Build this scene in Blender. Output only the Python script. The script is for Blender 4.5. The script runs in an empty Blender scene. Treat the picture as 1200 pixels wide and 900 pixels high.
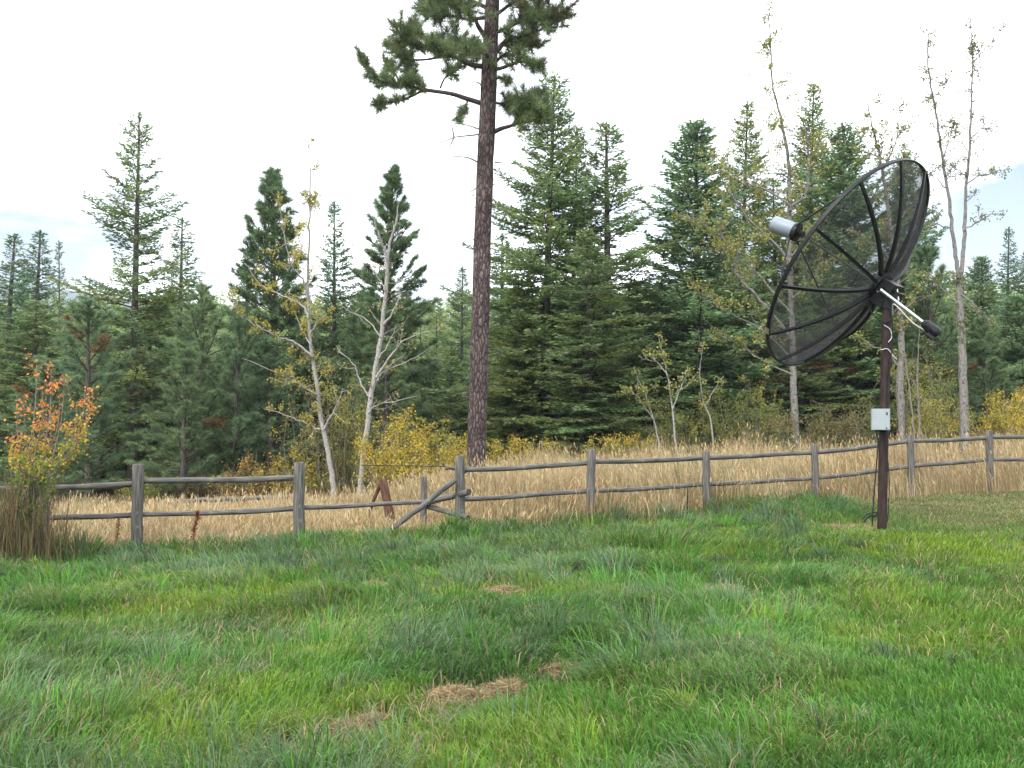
import bpy, math, random
import numpy as np
from mathutils import Vector

sc = bpy.context.scene
COL = sc.collection
PI = math.pi

# ------------------------------------------------------------------ camera
FPX = 1167.0
TH = math.atan(40 / FPX)
CAM = np.array([0, 0, 1.6])
FW = np.array([0, math.cos(TH), math.sin(TH)])
UP = np.array([0, -math.sin(TH), math.cos(TH)])


def P(px, py, Y):
    d = FW + np.array([(px - 600) / FPX, 0, 0]) + UP * (450 - py) / FPX
    return CAM + d * (Y / d[1])


cd = bpy.data.cameras.new('camera')
cd.sensor_width = 36
cd.lens = 36 * FPX / 1200
cd.clip_end = 6000
cam = bpy.data.objects.new('camera', cd)
COL.objects.link(cam)
cam.location = CAM
cam.rotation_euler = (PI / 2 + TH, 0, 0)
sc.camera = cam


# ------------------------------------------------------------------ noise
def _h(ix, iy, s):
    n = (ix.astype(np.int64) * 374761393 + iy.astype(np.int64) * 668265263 + s * 982451653) & 0xffffffff
    n = ((n ^ (n >> 13)) * 1274126177) & 0xffffffff
    n = n ^ (n >> 16)
    return (n & 0xffffff) / float(0xffffff)


def vn(x, y, s=0):
    x = np.asarray(x, float); y = np.asarray(y, float)
    ix = np.floor(x); iy = np.floor(y)
    fx = x - ix; fy = y - iy
    fx = fx * fx * (3 - 2 * fx); fy = fy * fy * (3 - 2 * fy)
    a = _h(ix, iy, s); b = _h(ix + 1, iy, s); c = _h(ix, iy + 1, s); d = _h(ix + 1, iy + 1, s)
    return (a * (1 - fx) + b * fx) * (1 - fy) + (c * (1 - fx) + d * fx) * fy


def fbm(x, y, s=0, o=3):
    r = 0; a = .5; t = 0
    for k in range(o):
        r = r + a * vn(x * 2 ** k, y * 2 ** k, s + k * 7); t += a; a *= .5
    return r / t


def sst(a, b, x):
    t = np.clip((np.asarray(x, float) - a) / (b - a), 0, 1)
    return t * t * (3 - 2 * t)


# ------------------------------------------------------------------ terrain
# fence posts: pixel x, top y, depth
POSTS = [(-30, 548, 13.4), (162, 545, 13.6), (351, 543, 13.9), (539, 535, 14.7), (692.5, 528, 15.2), (827.5, 529.5, 16.4),
         (954.5, 522, 17.8), (1066.5, 510, 18.9), (1159, 505, 19.6), (1262, 505, 20.1)]
PXY = np.array([[(p[0] - 600) * p[2] / FPX, p[2]] for p in POSTS])


def fence_y(x):
    return np.interp(x, np.r_[-30, PXY[:, 0], 30], np.r_[13.0, PXY[:, 1], 21.5])


def gz0(x, y):
    x = np.asarray(x, float); y = np.asarray(y, float)
    z = 0.029 * 14 * np.tanh(x / 14) - 0.085
    z = z - 0.6 * sst(15.5, 24, y) * sst(0.5, -5, x) - .15 * sst(17, 24, y) * sst(8, 2, x)
    z = z + 13 * sst(52, 175, y) + 30 * sst(180, 600, np.hypot(x, y))
    return z


def lawn_T(x, y):
    n = fbm(x / 1.5 + 3.1, y / 1.0 + 7.7, 11, 3)
    t = sst(.47, .72, n)
    # the mown right hand side is smoother
    w = 1 - .85 * sst(.6, 2.6, x - (y - 5) * .33)
    return t * w


def gz(x, y):
    x = np.asarray(x, float); y = np.asarray(y, float)
    inl = sst(.6, -.2, y - fence_y(x))
    return gz0(x, y) + inl * (.07 * lawn_T(x, y) + .10 * (fbm(x / 1.3, y / 1.1, 5, 3) - .5))


def gpt(px, py):
    d = FW + np.array([(px - 600) / FPX, 0, 0]) + UP * (450 - py) / FPX
    Y = 5.0
    for _ in range(60):
        p = CAM + d * (Y / d[1])
        zt = float(gz(p[0], p[1]))
        Y = Y + (p[2] - zt) * 2.0
        Y = min(max(Y, 2), 60)
    return CAM + d * (Y / d[1])


# ------------------------------------------------------------------ materials
def mat(name):
    m = bpy.data.materials.new(name)
    m.use_nodes = True
    nt = m.node_tree
    nt.nodes.clear()
    out = nt.nodes.new('ShaderNodeOutputMaterial')
    return m, nt, out


def N(nt, t, **k):
    n = nt.nodes.new(t)
    for a, b in k.items():
        if a.startswith('i_'):
            n.inputs[a[2:].replace('_', ' ')].default_value = b
        else:
            setattr(n, a, b)
    return n


def attr(nt, name):
    return N(nt, 'ShaderNodeAttribute', attribute_name=name)


def leafmat(name, transl=.3, gloss=.0, rough=.5):
    m, nt, out = mat(name)
    a = attr(nt, 'Col')
    df = N(nt, 'ShaderNodeBsdfDiffuse')
    tr = N(nt, 'ShaderNodeBsdfTranslucent')
    mx = N(nt, 'ShaderNodeMixShader'); mx.inputs[0].default_value = transl
    L = nt.links.new
    L(a.outputs['Color'], df.inputs['Color']); L(a.outputs['Color'], tr.inputs['Color'])
    L(df.outputs[0], mx.inputs[1]); L(tr.outputs[0], mx.inputs[2])
    last = mx
    if gloss > 0:
        g = N(nt, 'ShaderNodeBsdfGlossy'); g.inputs['Roughness'].default_value = rough
        g.inputs['Color'].default_value = (1, 1, 1, 1)
        m2 = N(nt, 'ShaderNodeMixShader')
        fr = N(nt, 'ShaderNodeFresnel'); fr.inputs['IOR'].default_value = 1.35
        mul = N(nt, 'ShaderNodeMath', operation='MULTIPLY'); mul.inputs[1].default_value = gloss
        L(fr.outputs[0], mul.inputs[0]); L(mul.outputs[0], m2.inputs[0])
        L(mx.outputs[0], m2.inputs[1]); L(g.outputs[0], m2.inputs[2])
        last = m2
    L(last.outputs[0], out.inputs['Surface'])
    return m


def barkmat(name, c1, c2, sc_, stretch=.25, bump=.6, rough=.9, dist=.02, lo=.3, hi=.7, spots=None, tint=None):
    """noise streaks along the grain, driven by the (cos, sin, length) attribute"""
    m, nt, out = mat(name)
    L = nt.links.new
    a = attr(nt, 'tuv')
    mp = N(nt, 'ShaderNodeMapping'); mp.inputs['Scale'].default_value = (sc_, sc_, sc_ * stretch)
    L(a.outputs['Vector'], mp.inputs['Vector'])
    n1 = N(nt, 'ShaderNodeTexNoise'); n1.inputs['Scale'].default_value = 1; n1.inputs['Detail'].default_value = 6
    L(mp.outputs[0], n1.inputs['Vector'])
    cr = N(nt, 'ShaderNodeValToRGB')
    cr.color_ramp.elements[0].position = lo; cr.color_ramp.elements[0].color = (*c1, 1)
    cr.color_ramp.elements[1].position = hi; cr.color_ramp.elements[1].color = (*c2, 1)
    L(n1.outputs['Fac'], cr.inputs[0])
    col = cr.outputs[0]
    if spots:
        v = N(nt, 'ShaderNodeTexNoise'); v.inputs['Scale'].default_value = spots[1]; v.inputs['Detail'].default_value = 3
        L(a.outputs['Vector'], v.inputs['Vector'])
        r2 = N(nt, 'ShaderNodeValToRGB'); r2.color_ramp.elements[0].position = spots[2]; r2.color_ramp.elements[1].position = spots[2] + .08
        L(v.outputs['Fac'], r2.inputs[0])
        mx = N(nt, 'ShaderNodeMix', data_type='RGBA'); mx.inputs['B'].default_value = (*spots[0], 1)
        L(r2.outputs[0], mx.inputs['Factor']); L(col, mx.inputs['A'])
        col = mx.outputs['Result']
    b = N(nt, 'ShaderNodeBsdfPrincipled'); b.inputs['Roughness'].default_value = rough
    b.inputs['Specular IOR Level'].default_value = .2
    L(col, b.inputs['Base Color'])
    bp = N(nt, 'ShaderNodeBump'); bp.inputs['Strength'].default_value = bump; bp.inputs['Distance'].default_value = dist
    L(n1.outputs['Fac'], bp.inputs['Height']); L(bp.outputs[0], b.inputs['Normal'])
    L(b.outputs[0], out.inputs['Surface'])
    return m


def pinebark(name, furrow, plate, plate2):
    m, nt, out = mat(name)
    L = nt.links.new
    a = attr(nt, 'tuv')
    nz = N(nt, 'ShaderNodeTexNoise'); nz.inputs['Scale'].default_value = 9; nz.inputs['Detail'].default_value = 4
    L(a.outputs['Vector'], nz.inputs['Vector'])
    ad = N(nt, 'ShaderNodeVectorMath', operation='MULTIPLY_ADD')
    ad.inputs[1].default_value = (.07, .07, .12)
    L(nz.outputs['Color'], ad.inputs[0]); L(a.outputs['Vector'], ad.inputs[2])
    mp = N(nt, 'ShaderNodeMapping'); mp.inputs['Scale'].default_value = (16, 16, 5.0)
    L(ad.outputs[0], mp.inputs['Vector'])
    v = N(nt, 'ShaderNodeTexVoronoi', feature='DISTANCE_TO_EDGE'); v.inputs['Scale'].default_value = 1
    L(mp.outputs[0], v.inputs['Vector'])
    cr = N(nt, 'ShaderNodeValToRGB')
    cr.color_ramp.elements[0].position = 0.02; cr.color_ramp.elements[0].color = (*furrow, 1)
    cr.color_ramp.elements[1].position = .28; cr.color_ramp.elements[1].color = (1, 1, 1, 1)
    L(v.outputs['Distance'], cr.inputs[0])
    n2 = N(nt, 'ShaderNodeTexNoise'); n2.inputs['Scale'].default_value = 30; n2.inputs['Detail'].default_value = 5
    L(a.outputs['Vector'], n2.inputs['Vector'])
    c2 = N(nt, 'ShaderNodeValToRGB')
    c2.color_ramp.elements[0].position = .35; c2.color_ramp.elements[0].color = (*plate, 1)
    c2.color_ramp.elements[1].position = .65; c2.color_ramp.elements[1].color = (*plate2, 1)
    L(n2.outputs['Fac'], c2.inputs[0])
    mx = N(nt, 'ShaderNodeMix', data_type='RGBA', blend_type='MULTIPLY'); mx.inputs['Factor'].default_value = 1
    L(c2.outputs[0], mx.inputs['A']); L(cr.outputs[0], mx.inputs['B'])
    n3 = N(nt, 'ShaderNodeTexNoise'); n3.inputs['Scale'].default_value = 1.6; n3.inputs['Detail'].default_value = 5
    L(a.outputs['Vector'], n3.inputs['Vector'])
    r3 = N(nt, 'ShaderNodeMapRange'); r3.inputs['From Min'].default_value = .32; r3.inputs['From Max'].default_value = .68
    r3.inputs['To Min'].default_value = .62; r3.inputs['To Max'].default_value = 1.35
    L(n3.outputs['Fac'], r3.inputs['Value'])
    sc3 = N(nt, 'ShaderNodeVectorMath', operation='SCALE'); L(mx.outputs['Result'], sc3.inputs[0]); L(r3.outputs[0], sc3.inputs['Scale'])
    b = N(nt, 'ShaderNodeBsdfPrincipled'); b.inputs['Roughness'].default_value = .95
    b.inputs['Specular IOR Level'].default_value = .1
    L(sc3.outputs[0], b.inputs['Base Color'])
    bp = N(nt, 'ShaderNodeBump'); bp.inputs['Strength'].default_value = 1; bp.inputs['Distance'].default_value = .05
    L(v.outputs['Distance'], bp.inputs['Height']); L(bp.outputs[0], b.inputs['Normal'])
    L(b.outputs[0], out.inputs['Surface'])
    return m


def paint(name, c, rough=.5, metal=0.0, c2=None, scale=12, lo=.45, hi=.62, bump=0.0):
    m, nt, out = mat(name)
    L = nt.links.new
    b = N(nt, 'ShaderNodeBsdfPrincipled')
    b.inputs['Specular IOR Level'].default_value = .2 if max(c) < .02 else .5
    b.inputs['Base Color'].default_value = (*c, 1); b.inputs['Roughness'].default_value = rough; b.inputs['Metallic'].default_value = metal
    tc = N(nt, 'ShaderNodeTexCoord')
    n = N(nt, 'ShaderNodeTexNoise'); n.inputs['Scale'].default_value = scale; n.inputs['Detail'].default_value = 6
    L(tc.outputs['Object'], n.inputs['Vector'])
    cr = N(nt, 'ShaderNodeValToRGB')
    cr.color_ramp.elements[0].position = lo; cr.color_ramp.elements[0].color = (*c, 1)
    cr.color_ramp.elements[1].position = hi; cr.color_ramp.elements[1].color = (*(c2 or tuple(x * .8 for x in c)), 1)
    L(n.outputs['Fac'], cr.inputs[0]); L(cr.outputs[0], b.inputs['Base Color'])
    if bump:
        bp = N(nt, 'ShaderNodeBump'); bp.inputs['Strength'].default_value = bump; bp.inputs['Distance'].default_value = .01
        L(n.outputs['Fac'], bp.inputs['Height']); L(bp.outputs[0], b.inputs['Normal'])
    L(b.outputs[0], out.inputs['Surface'])
    return m


M = {}
M['fir'] = leafmat('fir_needles', .45)
M['pine'] = leafmat('pine_needles', .42, .05, .5)
M['leaf'] = leafmat('autumn_leaves', .4)
M['grass'] = leafmat('green_blades', .42, .03, .45)
M['straw'] = leafmat('dry_stems', .3)
M['firbark'] = barkmat('grey_fir_bark', (.035, .028, .025), (.11, .095, .085), 40, .2, .8)
M['ponderosa'] = pinebark('plated_pine_bark', (.30, .25, .24), (.085, .066, .064), (.137, .114, .112))
M['limb'] = barkmat('dark_limb_bark', (.03, .022, .022), (.075, .06, .058), 60, .2, .5)
M['aspen'] = barkmat('pale_aspen_bark', (.165, .157, .148), (.295, .282, .265), 26, .5, .3, spots=((.07, .06, .05), 17, .60))
M['aspengrey'] = barkmat('grey_aspen_bark', (.10, .094, .087), (.20, .188, .174), 30, .3, .6, spots=((.06, .05, .045), 14, .56))
M['twig'] = barkmat('grey_brown_twig_bark', (.10, .085, .07), (.20, .17, .14), 60, .2, .3)
M['wood'] = barkmat('weathered_grey_wood', (.034, .032, .030), (.135, .127, .117), 75, .05, .8, lo=.32, hi=.66, dist=.01, spots=((.12, .125, .095), 9, .60))
M['endwood'] = barkmat('dark_cut_wood', (.02, .018, .017), (.05, .045, .04), 60, .5, .4)
M['rustpole'] = barkmat('rusty_brown_pipe_paint', (.013, .0085, .0075), (.040, .022, .019), 22, .25, .3, rough=.6, lo=.35, hi=.7, dist=.004)
M['rust'] = barkmat('orange_rust', (.030, .018, .014), (.12, .058, .036), 18, .3, .5, dist=.01)
M['black'] = paint('black_paint', (.0045, .005, .0065), .48, 0, (.010, .0105, .012), 30)
M['screen'] = paint('dark_screen_wire', (.008, .009, .010), .4, 0, (.014, .015, .017), 10)
M['alu'] = paint('bare_aluminium', (.62, .64, .67), .28, 1, (.45, .47, .5), 25)
M['greycap'] = paint('grey_plastic_cap', (.16, .185, .22), .5, 0, (.12, .145, .175), 7, .4, .7)
M['box'] = paint('pale_grey_enamel', (.245, .275, .29), .45, 0, (.21, .23, .243), 5, .45, .75)
M['cable'] = paint('black_rubber_cable', (.012, .012, .013), .5)
M['white_cable'] = paint('pale_wire', (.45, .44, .42), .5)


def groundmat():
    m, nt, out = mat('meadow_soil')
    L = nt.links.new
    a = attr(nt, 'Col')
    tc = N(nt, 'ShaderNodeTexCoord')
    n = N(nt, 'ShaderNodeTexNoise'); n.inputs['Scale'].default_value = 14; n.inputs['Detail'].default_value = 8
    n.inputs['Roughness'].default_value = .7
    L(tc.outputs['Object'], n.inputs['Vector'])
    mr = N(nt, 'ShaderNodeMapRange'); mr.inputs['From Min'].default_value = .3; mr.inputs['From Max'].default_value = .7
    mr.inputs['To Min'].default_value = .55; mr.inputs['To Max'].default_value = 1.4
    L(n.outputs['Fac'], mr.inputs['Value'])
    mx = N(nt, 'ShaderNodeVectorMath', operation='SCALE')
    L(a.outputs['Color'], mx.inputs[0]); L(mr.outputs[0], mx.inputs['Scale'])
    b = N(nt, 'ShaderNodeBsdfPrincipled'); b.inputs['Roughness'].default_value = 1; b.inputs['Specular IOR Level'].default_value = 0
    L(mx.outputs[0], b.inputs['Base Color'])
    bp = N(nt, 'ShaderNodeBump'); bp.inputs['Strength'].default_value = .8; bp.inputs['Distance'].default_value = .03
    L(n.outputs['Fac'], bp.inputs['Height']); L(bp.outputs[0], b.inputs['Normal'])
    L(b.outputs[0], out.inputs['Surface'])
    return m


M['ground'] = groundmat()


# ------------------------------------------------------------------ mesh builder
class MB:
    """collects vertex / face arrays of one mesh"""
    def __init__(self):
        self.v = []; self.f = {3: [], 4: []}; self.c = []; self.t = []; self.sm = {3: [], 4: []}; self.n = 0; self.m = {3: [], 4: []}; self.mi = 0

    def add(self, v, f, col=(.5, .5, .5), tuv=None, smooth=False):
        v = np.asarray(v, np.float32).reshape(-1, 3)
        f = np.asarray(f, np.int64)
        if len(f) == 0:
            return self
        k = f.shape[1]
        self.v.append(v); self.f[k].append(f + self.n); self.sm[k].append(np.full(len(f), smooth)); self.m[k].append(np.full(len(f), self.mi))
        c = np.asarray(col, np.float32)
        if c.ndim == 1:
            c = np.tile(c[None, :3], (len(v), 1))
        self.c.append(c[:, :3])
        self.t.append(np.zeros((len(v), 3), np.float32) if tuv is None else np.asarray(tuv, np.float32))
        self.n += len(v)
        return self

    def raw(self, f):
        k = f.shape[1]
        self.f[k].append(f); self.sm[k].append(np.zeros(len(f), bool)); self.m[k].append(np.full(len(f), self.mi))

    def mesh(self, name, mt, use_t=False, use_c=True):
        me = bpy.data.meshes.new(name)
        v = np.concatenate(self.v) if self.v else np.zeros((0, 3), np.float32)
        tri = np.concatenate(self.f[3]) if self.f[3] else np.zeros((0, 3), np.int64)
        qd = np.concatenate(self.f[4]) if self.f[4] else np.zeros((0, 4), np.int64)
        nl = tri.size + qd.size
        me.vertices.add(len(v)); me.vertices.foreach_set('co', v.ravel())
        me.loops.add(nl); me.loops.foreach_set('vertex_index', np.concatenate([tri.ravel(), qd.ravel()]).astype(np.int32))
        nf = len(tri) + len(qd)
        me.polygons.add(nf)
        ls = np.concatenate([np.arange(len(tri)) * 3, tri.size + np.arange(len(qd)) * 4]).astype(np.int32)
        me.polygons.foreach_set('loop_start', ls)
        sm = np.concatenate(self.sm[3] + self.sm[4]) if nf else np.zeros(0, bool)
        me.polygons.foreach_set('use_smooth', sm)
        me.update(calc_edges=True)
        if use_c:
            a = me.attributes.new('Col', 'FLOAT_COLOR', 'POINT')
            c = np.ones((len(v), 4), np.float32); c[:, :3] = np.concatenate(self.c)
            a.data.foreach_set('color', c.ravel())
        if use_t:
            a = me.attributes.new('tuv', 'FLOAT_VECTOR', 'POINT')
            a.data.foreach_set('vector', np.concatenate(self.t).ravel())
        for q in (mt if isinstance(mt, (tuple, list)) else (mt,)):
            me.materials.append(q)
        if isinstance(mt, (tuple, list)):
            me.polygons.foreach_set('material_index', np.concatenate(self.m[3] + self.m[4]).astype(np.int32))
        return me

    def build(self, name, mt, parent=None, use_t=False, use_c=True, loc=None):
        o = bpy.data.objects.new(name, self.mesh(name, mt, use_t, use_c))
        COL.objects.link(o)
        if parent is not None:
            o.parent = parent
        if loc is not None:
            o.location = loc
        return o


def thing(name, label, cat, loc, group=None):
    o = bpy.data.objects.new(name, None)
    COL.objects.link(o)
    o.empty_display_size = .2
    o.location = loc
    o['label'] = label; o['category'] = cat
    if group:
        o['group'] = group
    return o


def tag(o, label, cat, group=None, kind=None):
    o['label'] = label; o['category'] = cat
    if group:
        o['group'] = group
    if kind:
        o['kind'] = kind
    return o


def dup(root, loc, label, rz=0, s=1, sz=None, group=None):
    r = root.copy(); COL.objects.link(r)
    r.location = loc; r.rotation_euler = (0, 0, rz); r.scale = (s, s, sz or s)
    r['label'] = label
    if group:
        r['group'] = group
    for ch in list(root.children):
        c = ch.copy(); COL.objects.link(c); c.parent = r
    return r


def tube(mb, pts, rad, sides=8, col=(.5, .5, .5), cap=True, jit=0, rng=None, smooth=True, flat=None):
    pts = np.asarray(pts, float); n = len(pts)
    rad = np.broadcast_to(np.asarray(rad, float), (n,)).copy()
    tan = np.gradient(pts, axis=0)
    tan /= np.linalg.norm(tan, axis=1)[:, None] + 1e-12
    ref = np.array([0, 0, 1.0]) if abs(tan[0][2]) < .9 else np.array([1.0, 0, 0])
    A = np.cross(tan, ref); A /= np.linalg.norm(A, axis=1)[:, None] + 1e-12
    B = np.cross(tan, A)
    th = np.arange(sides) / sides * 2 * PI
    r = rad[:, None] * np.ones((1, sides))
    if jit:
        r = r * (1 + jit * (rng.random((n, sides)) - .5) * 2)
    ca, sa = np.cos(th), np.sin(th)
    V = pts[:, None] + r[..., None] * (ca[None, :, None] * A[:, None] + sa[None, :, None] * B[:, None])
    seg = np.r_[0, np.cumsum(np.linalg.norm(np.diff(pts, axis=0), axis=1))]
    T = np.stack([rad[:, None] * ca, rad[:, None] * sa, np.repeat(seg[:, None], sides, 1)], -1)
    off = 0.37 * (mb.n % 97)
    T = T + off
    i = np.arange(n - 1)[:, None] * sides; j = np.arange(sides)[None]; j2 = (j + 1) % sides
    F = np.stack([i + j, i + j2, i + sides + j2, i + sides + j], -1).reshape(-1, 4)
    mb.add(V.reshape(-1, 3), F, col, T.reshape(-1, 3), smooth)
    if cap:
        for e in (0, n - 1):
            rr = r[e]
            ring = pts[e] + rr[:, None] * (ca[:, None] * A[e] + sa[:, None] * B[e])
            vv = np.concatenate([ring, pts[e][None]])
            tt = np.concatenate([np.stack([rad[e] * ca, rad[e] * sa, np.full(sides, seg[e])], -1), [[0, 0, seg[e]]]]) + off
            ff = np.stack([np.arange(sides), (np.arange(sides) + 1) % sides, np.full(sides, sides)], -1)
            if e == 0:
                ff = ff[:, ::-1]
            mb.add(vv, ff, col, tt, False)
    return mb


def box(mb, c, sx, sy, sz, ax=None, col=(.5, .5, .5), bev=.0):
    c = np.asarray(c, float)
    if ax is None:
        ax = np.eye(3)
    v = []
    for z in (-1, 1):
        for (x, y) in ((-1, -1), (1, -1), (1, 1), (-1, 1)):
            v.append(c + ax[0] * x * sx / 2 + ax[1] * y * sy / 2 + ax[2] * z * sz / 2)
    f = [[0, 3, 2, 1], [4, 5, 6, 7], [0, 1, 5, 4], [1, 2, 6, 5], [2, 3, 7, 6], [3, 0, 4, 7]]
    return mb.add(v, f, col)


def smooth_poly(pts, n=6):
    """Catmull-Rom through points"""
    p = np.asarray(pts, float)
    if len(p) < 3:
        t = np.linspace(0, 1, n)[:, None]
        return p[0] * (1 - t) + p[-1] * t
    q = np.concatenate([[2 * p[0] - p[1]], p, [2 * p[-1] - p[-2]]])
    out = []
    for i in range(len(p) - 1):
        a, b, c, d = q[i:i + 4]
        for t in np.linspace(0, 1, n, endpoint=False):
            out.append(.5 * ((2 * b) + (c - a) * t + (2 * a - 5 * b + 4 * c - d) * t * t + (3 * b - a - 3 * c + d) * t ** 3))
    out.append(p[-1])
    return np.array(out)


def norm(a):
    return a / (np.linalg.norm(a, axis=-1, keepdims=True) + 1e-9)


def diamonds(mb, p, d, L, W, rng, col, up=None):
    """leaf shaped quads: p start, d unit direction, L length, W width"""
    n = len(p)
    r = rng.normal(size=(n, 3)) if up is None else up + rng.normal(size=(n, 3)) * .5
    w = norm(np.cross(d, r))
    L = np.broadcast_to(L, (n,))[:, None]; W = np.broadcast_to(W, (n,))[:, None]
    m = p + d * L * .5
    V = np.stack([p, m + w * W * .5, p + d * L, m - w * W * .5], 1).reshape(-1, 3)
    F = np.arange(n * 4).reshape(-1, 4)
    c = np.asarray(col, np.float32)
    c = np.repeat(c, 4, 0) if c.ndim == 2 else c
    mb.add(V, F, c)


def spikes(mb, p, d, L, W, rng, col):
    n = len(p)
    w = norm(np.cross(d, rng.normal(size=(n, 3))))
    L = np.broadcast_to(L, (n,))[:, None]; W = np.broadcast_to(W, (n,))[:, None]
    V = np.stack([p - w * W * .5, p + w * W * .5, p + d * L], 1).reshape(-1, 3)
    F = np.arange(n * 3).reshape(-1, 3)
    c = np.asarray(col, np.float32)
    c = np.repeat(c, 3, 0) if c.ndim == 2 else c
    mb.add(V, F, c)


def vary(rng, base, n, amt=.25, hue=.1):
    base = np.asarray(base, float)
    k = 1 + amt * rng.normal(size=(n, 1)) * .6
    h = 1 + hue * rng.normal(size=(n, 3)) * .5
    return np.clip(base[None] * np.clip(k, .4, 1.9) * np.clip(h, .6, 1.5), .004, .9)


# ------------------------------------------------------------------ conifers
def trunk_mesh(H, r0, rng, lean=0.03, sides=10, rtop=.015):
    n = 16
    z = np.linspace(-.3, H, n)
    t = np.clip(z / H, 0, 1)
    x = lean * H * .15 * np.sin(t * 2.3 + rng.uniform(0, 6)) * t
    y = lean * H * .15 * np.sin(t * 2.9 + rng.uniform(0, 6)) * t
    r = r0 * (1 - t) ** .85 + rtop
    r[:2] *= 1.18
    mb = MB()
    pts = np.stack([x, y, z], 1)
    tube(mb, pts, r, sides, jit=.05, rng=rng)
    return mb, pts


def fir(seed, H, R, zb, base=(.03, .068, .032), nb=None, gap=.12, el0=-14, el1=42, shape=.85, den=1.0, r0=None, name='fir_tree', dead=.0):
    rng = np.random.default_rng(seed)
    tm, tp = trunk_mesh(H, r0 or H * .0105, rng)
    cr = MB(); limbs = cr; cr.mi = 1
    nb = int((nb or (H - zb) / .085) * 1.3); R = R * 1.12
    SP, SD, SL, SC = [], [], [], []
    az = rng.uniform(0, 6.28)
    side_f = rng.uniform(.66, 1.22, 8)
    for i in range(nb):
        t = (i + rng.uniform(-.4, .4)) / nb
        t = min(max(t, 0), .995)
        z = zb + (H - .12 - zb) * t
        az += 2.4 + rng.uniform(-.4, .4)
        if rng.random() < gap:
            continue
        prof = (1 - t) ** shape * (.72 + .28 * min(1, t / .12))
        L = R * prof * rng.uniform(.52, 1.16) * side_f[int(az / 6.2832 * 8) % 8] + .1
        el = math.radians(el0 + (el1 - el0) * t ** 1.1 + rng.normal() * 6)
        nseg = 7
        s = np.linspace(0, 1, nseg)
        bend = rng.uniform(.08, .22)
        hd = np.array([math.cos(az), math.sin(az), 0])
        x0 = np.array([np.interp(z, tp[:, 2], tp[:, 0]), np.interp(z, tp[:, 2], tp[:, 1]), z])
        pts = x0 + hd * (s * L * math.cos(el))[:, None] + np.array([0, 0, 1.0]) * (s * L * math.sin(el) - bend * L * s * (1 - s) + bend * .5 * L * s ** 3)[:, None]
        tube(limbs, pts, .006 + .011 * L * (1 - s * .92), 3, cap=False, smooth=True)
        ntw = max(3, int(L / .068 * den))
        tt = np.repeat((np.arange(ntw) + rng.random(ntw)) / ntw * .86 + .14, 2)
        sg = np.tile([1, -1], ntw)
        bp = np.stack([np.interp(tt, s, pts[:, k]) for k in range(3)], 1)
        tg = norm(np.gradient(pts, axis=0))
        bt = norm(np.stack([np.interp(tt, s, tg[:, k]) for k in range(3)], 1))
        sd = norm(np.cross(bt, [0, 0, 1.0])) * sg[:, None]
        ang = np.radians(rng.uniform(35, 65, len(tt)))[:, None]
        dz = rng.uniform(-.42, .25, (len(tt), 1))
        td = norm(bt * np.cos(ang) + sd * np.sin(ang) + np.array([0, 0, 1.0]) * dz)
        tl = (.42 * (1 - tt) * L * rng.uniform(.5, 1.1, len(tt)) + .09)
        tl = np.clip(tl, .06, .75)
        mcap = 18
        m = np.clip((tl / .042 * den).astype(int), 3, mcap)
        kk = np.arange(mcap)[None]
        ok = kk < m[:, None]
        u = (kk + rng.random((len(tt), mcap))) / m[:, None]
        sp = bp[:, None] + td[:, None] * (u * tl[:, None])[..., None]
        sgn = np.where(rng.random(u.shape) < .5, 1, -1)
        pr = norm(np.cross(td, [0, 0, 1.0]))[:, None] * sgn[..., None]
        d = norm(td[:, None] * .75 + pr * .75 + rng.normal(size=u.shape + (3,)) * .28 + np.array([0, 0, .1]))
        SP.append(sp[ok]); SD.append(d[ok])
        SL.append((rng.uniform(.10, .19, u.shape) * (1.1 - .35 * u))[ok])
        if rng.random() < dead * (1 - t) * 2:
            c = np.array((.12, .075, .045))
        else:
            c = np.array(base) * rng.uniform(.72, 1.3) * np.array([rng.uniform(.88, 1.2), 1, rng.uniform(.88, 1.15)])
        n = int(ok.sum())
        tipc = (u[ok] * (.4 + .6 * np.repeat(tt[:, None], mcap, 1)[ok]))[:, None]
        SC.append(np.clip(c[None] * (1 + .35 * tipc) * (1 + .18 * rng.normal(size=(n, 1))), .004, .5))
    # leader
    SP.append(np.array([[tp[-1, 0], tp[-1, 1], H - .05 - .3 * q] for q in rng.random(40)]))
    SD.append(norm(np.c_[rng.normal(size=(40, 2)), np.full(40, 1.2)])); SL.append(rng.uniform(.06, .12, 40)); SC.append(np.tile(np.array(base)[None], (40, 1)))
    sp = np.concatenate(SP); sd = np.concatenate(SD); sl = np.concatenate(SL); c = np.concatenate(SC)
    cr.mi = 0
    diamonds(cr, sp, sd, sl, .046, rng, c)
    return tm, cr


def tuft(P_, D_, S_, C_, rng, pos, dr, k, ln, base, back=.10, spread=.8):
    n = len(pos)
    d = norm(dr[:, None] * .75 + rng.normal(size=(n, k, 3)) * spread * .75)
    p = pos[:, None] - dr[:, None] * (rng.random((n, k, 1)) * back)
    P_.append(p.reshape(-1, 3)); D_.append(d.reshape(-1, 3))
    S_.append(rng.uniform(.7, 1.15, n * k) * ln)
    cc = np.asarray(base) * rng.uniform(.75, 1.3, (n, 1, 1)) * (1 + .15 * rng.normal(size=(n, k, 1)))
    cc = cc * np.array([1.0, 1.0, 1.0]) + np.zeros((n, k, 3))
    C_.append(np.clip(cc.reshape(-1, 3), .004, .6))


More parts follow.
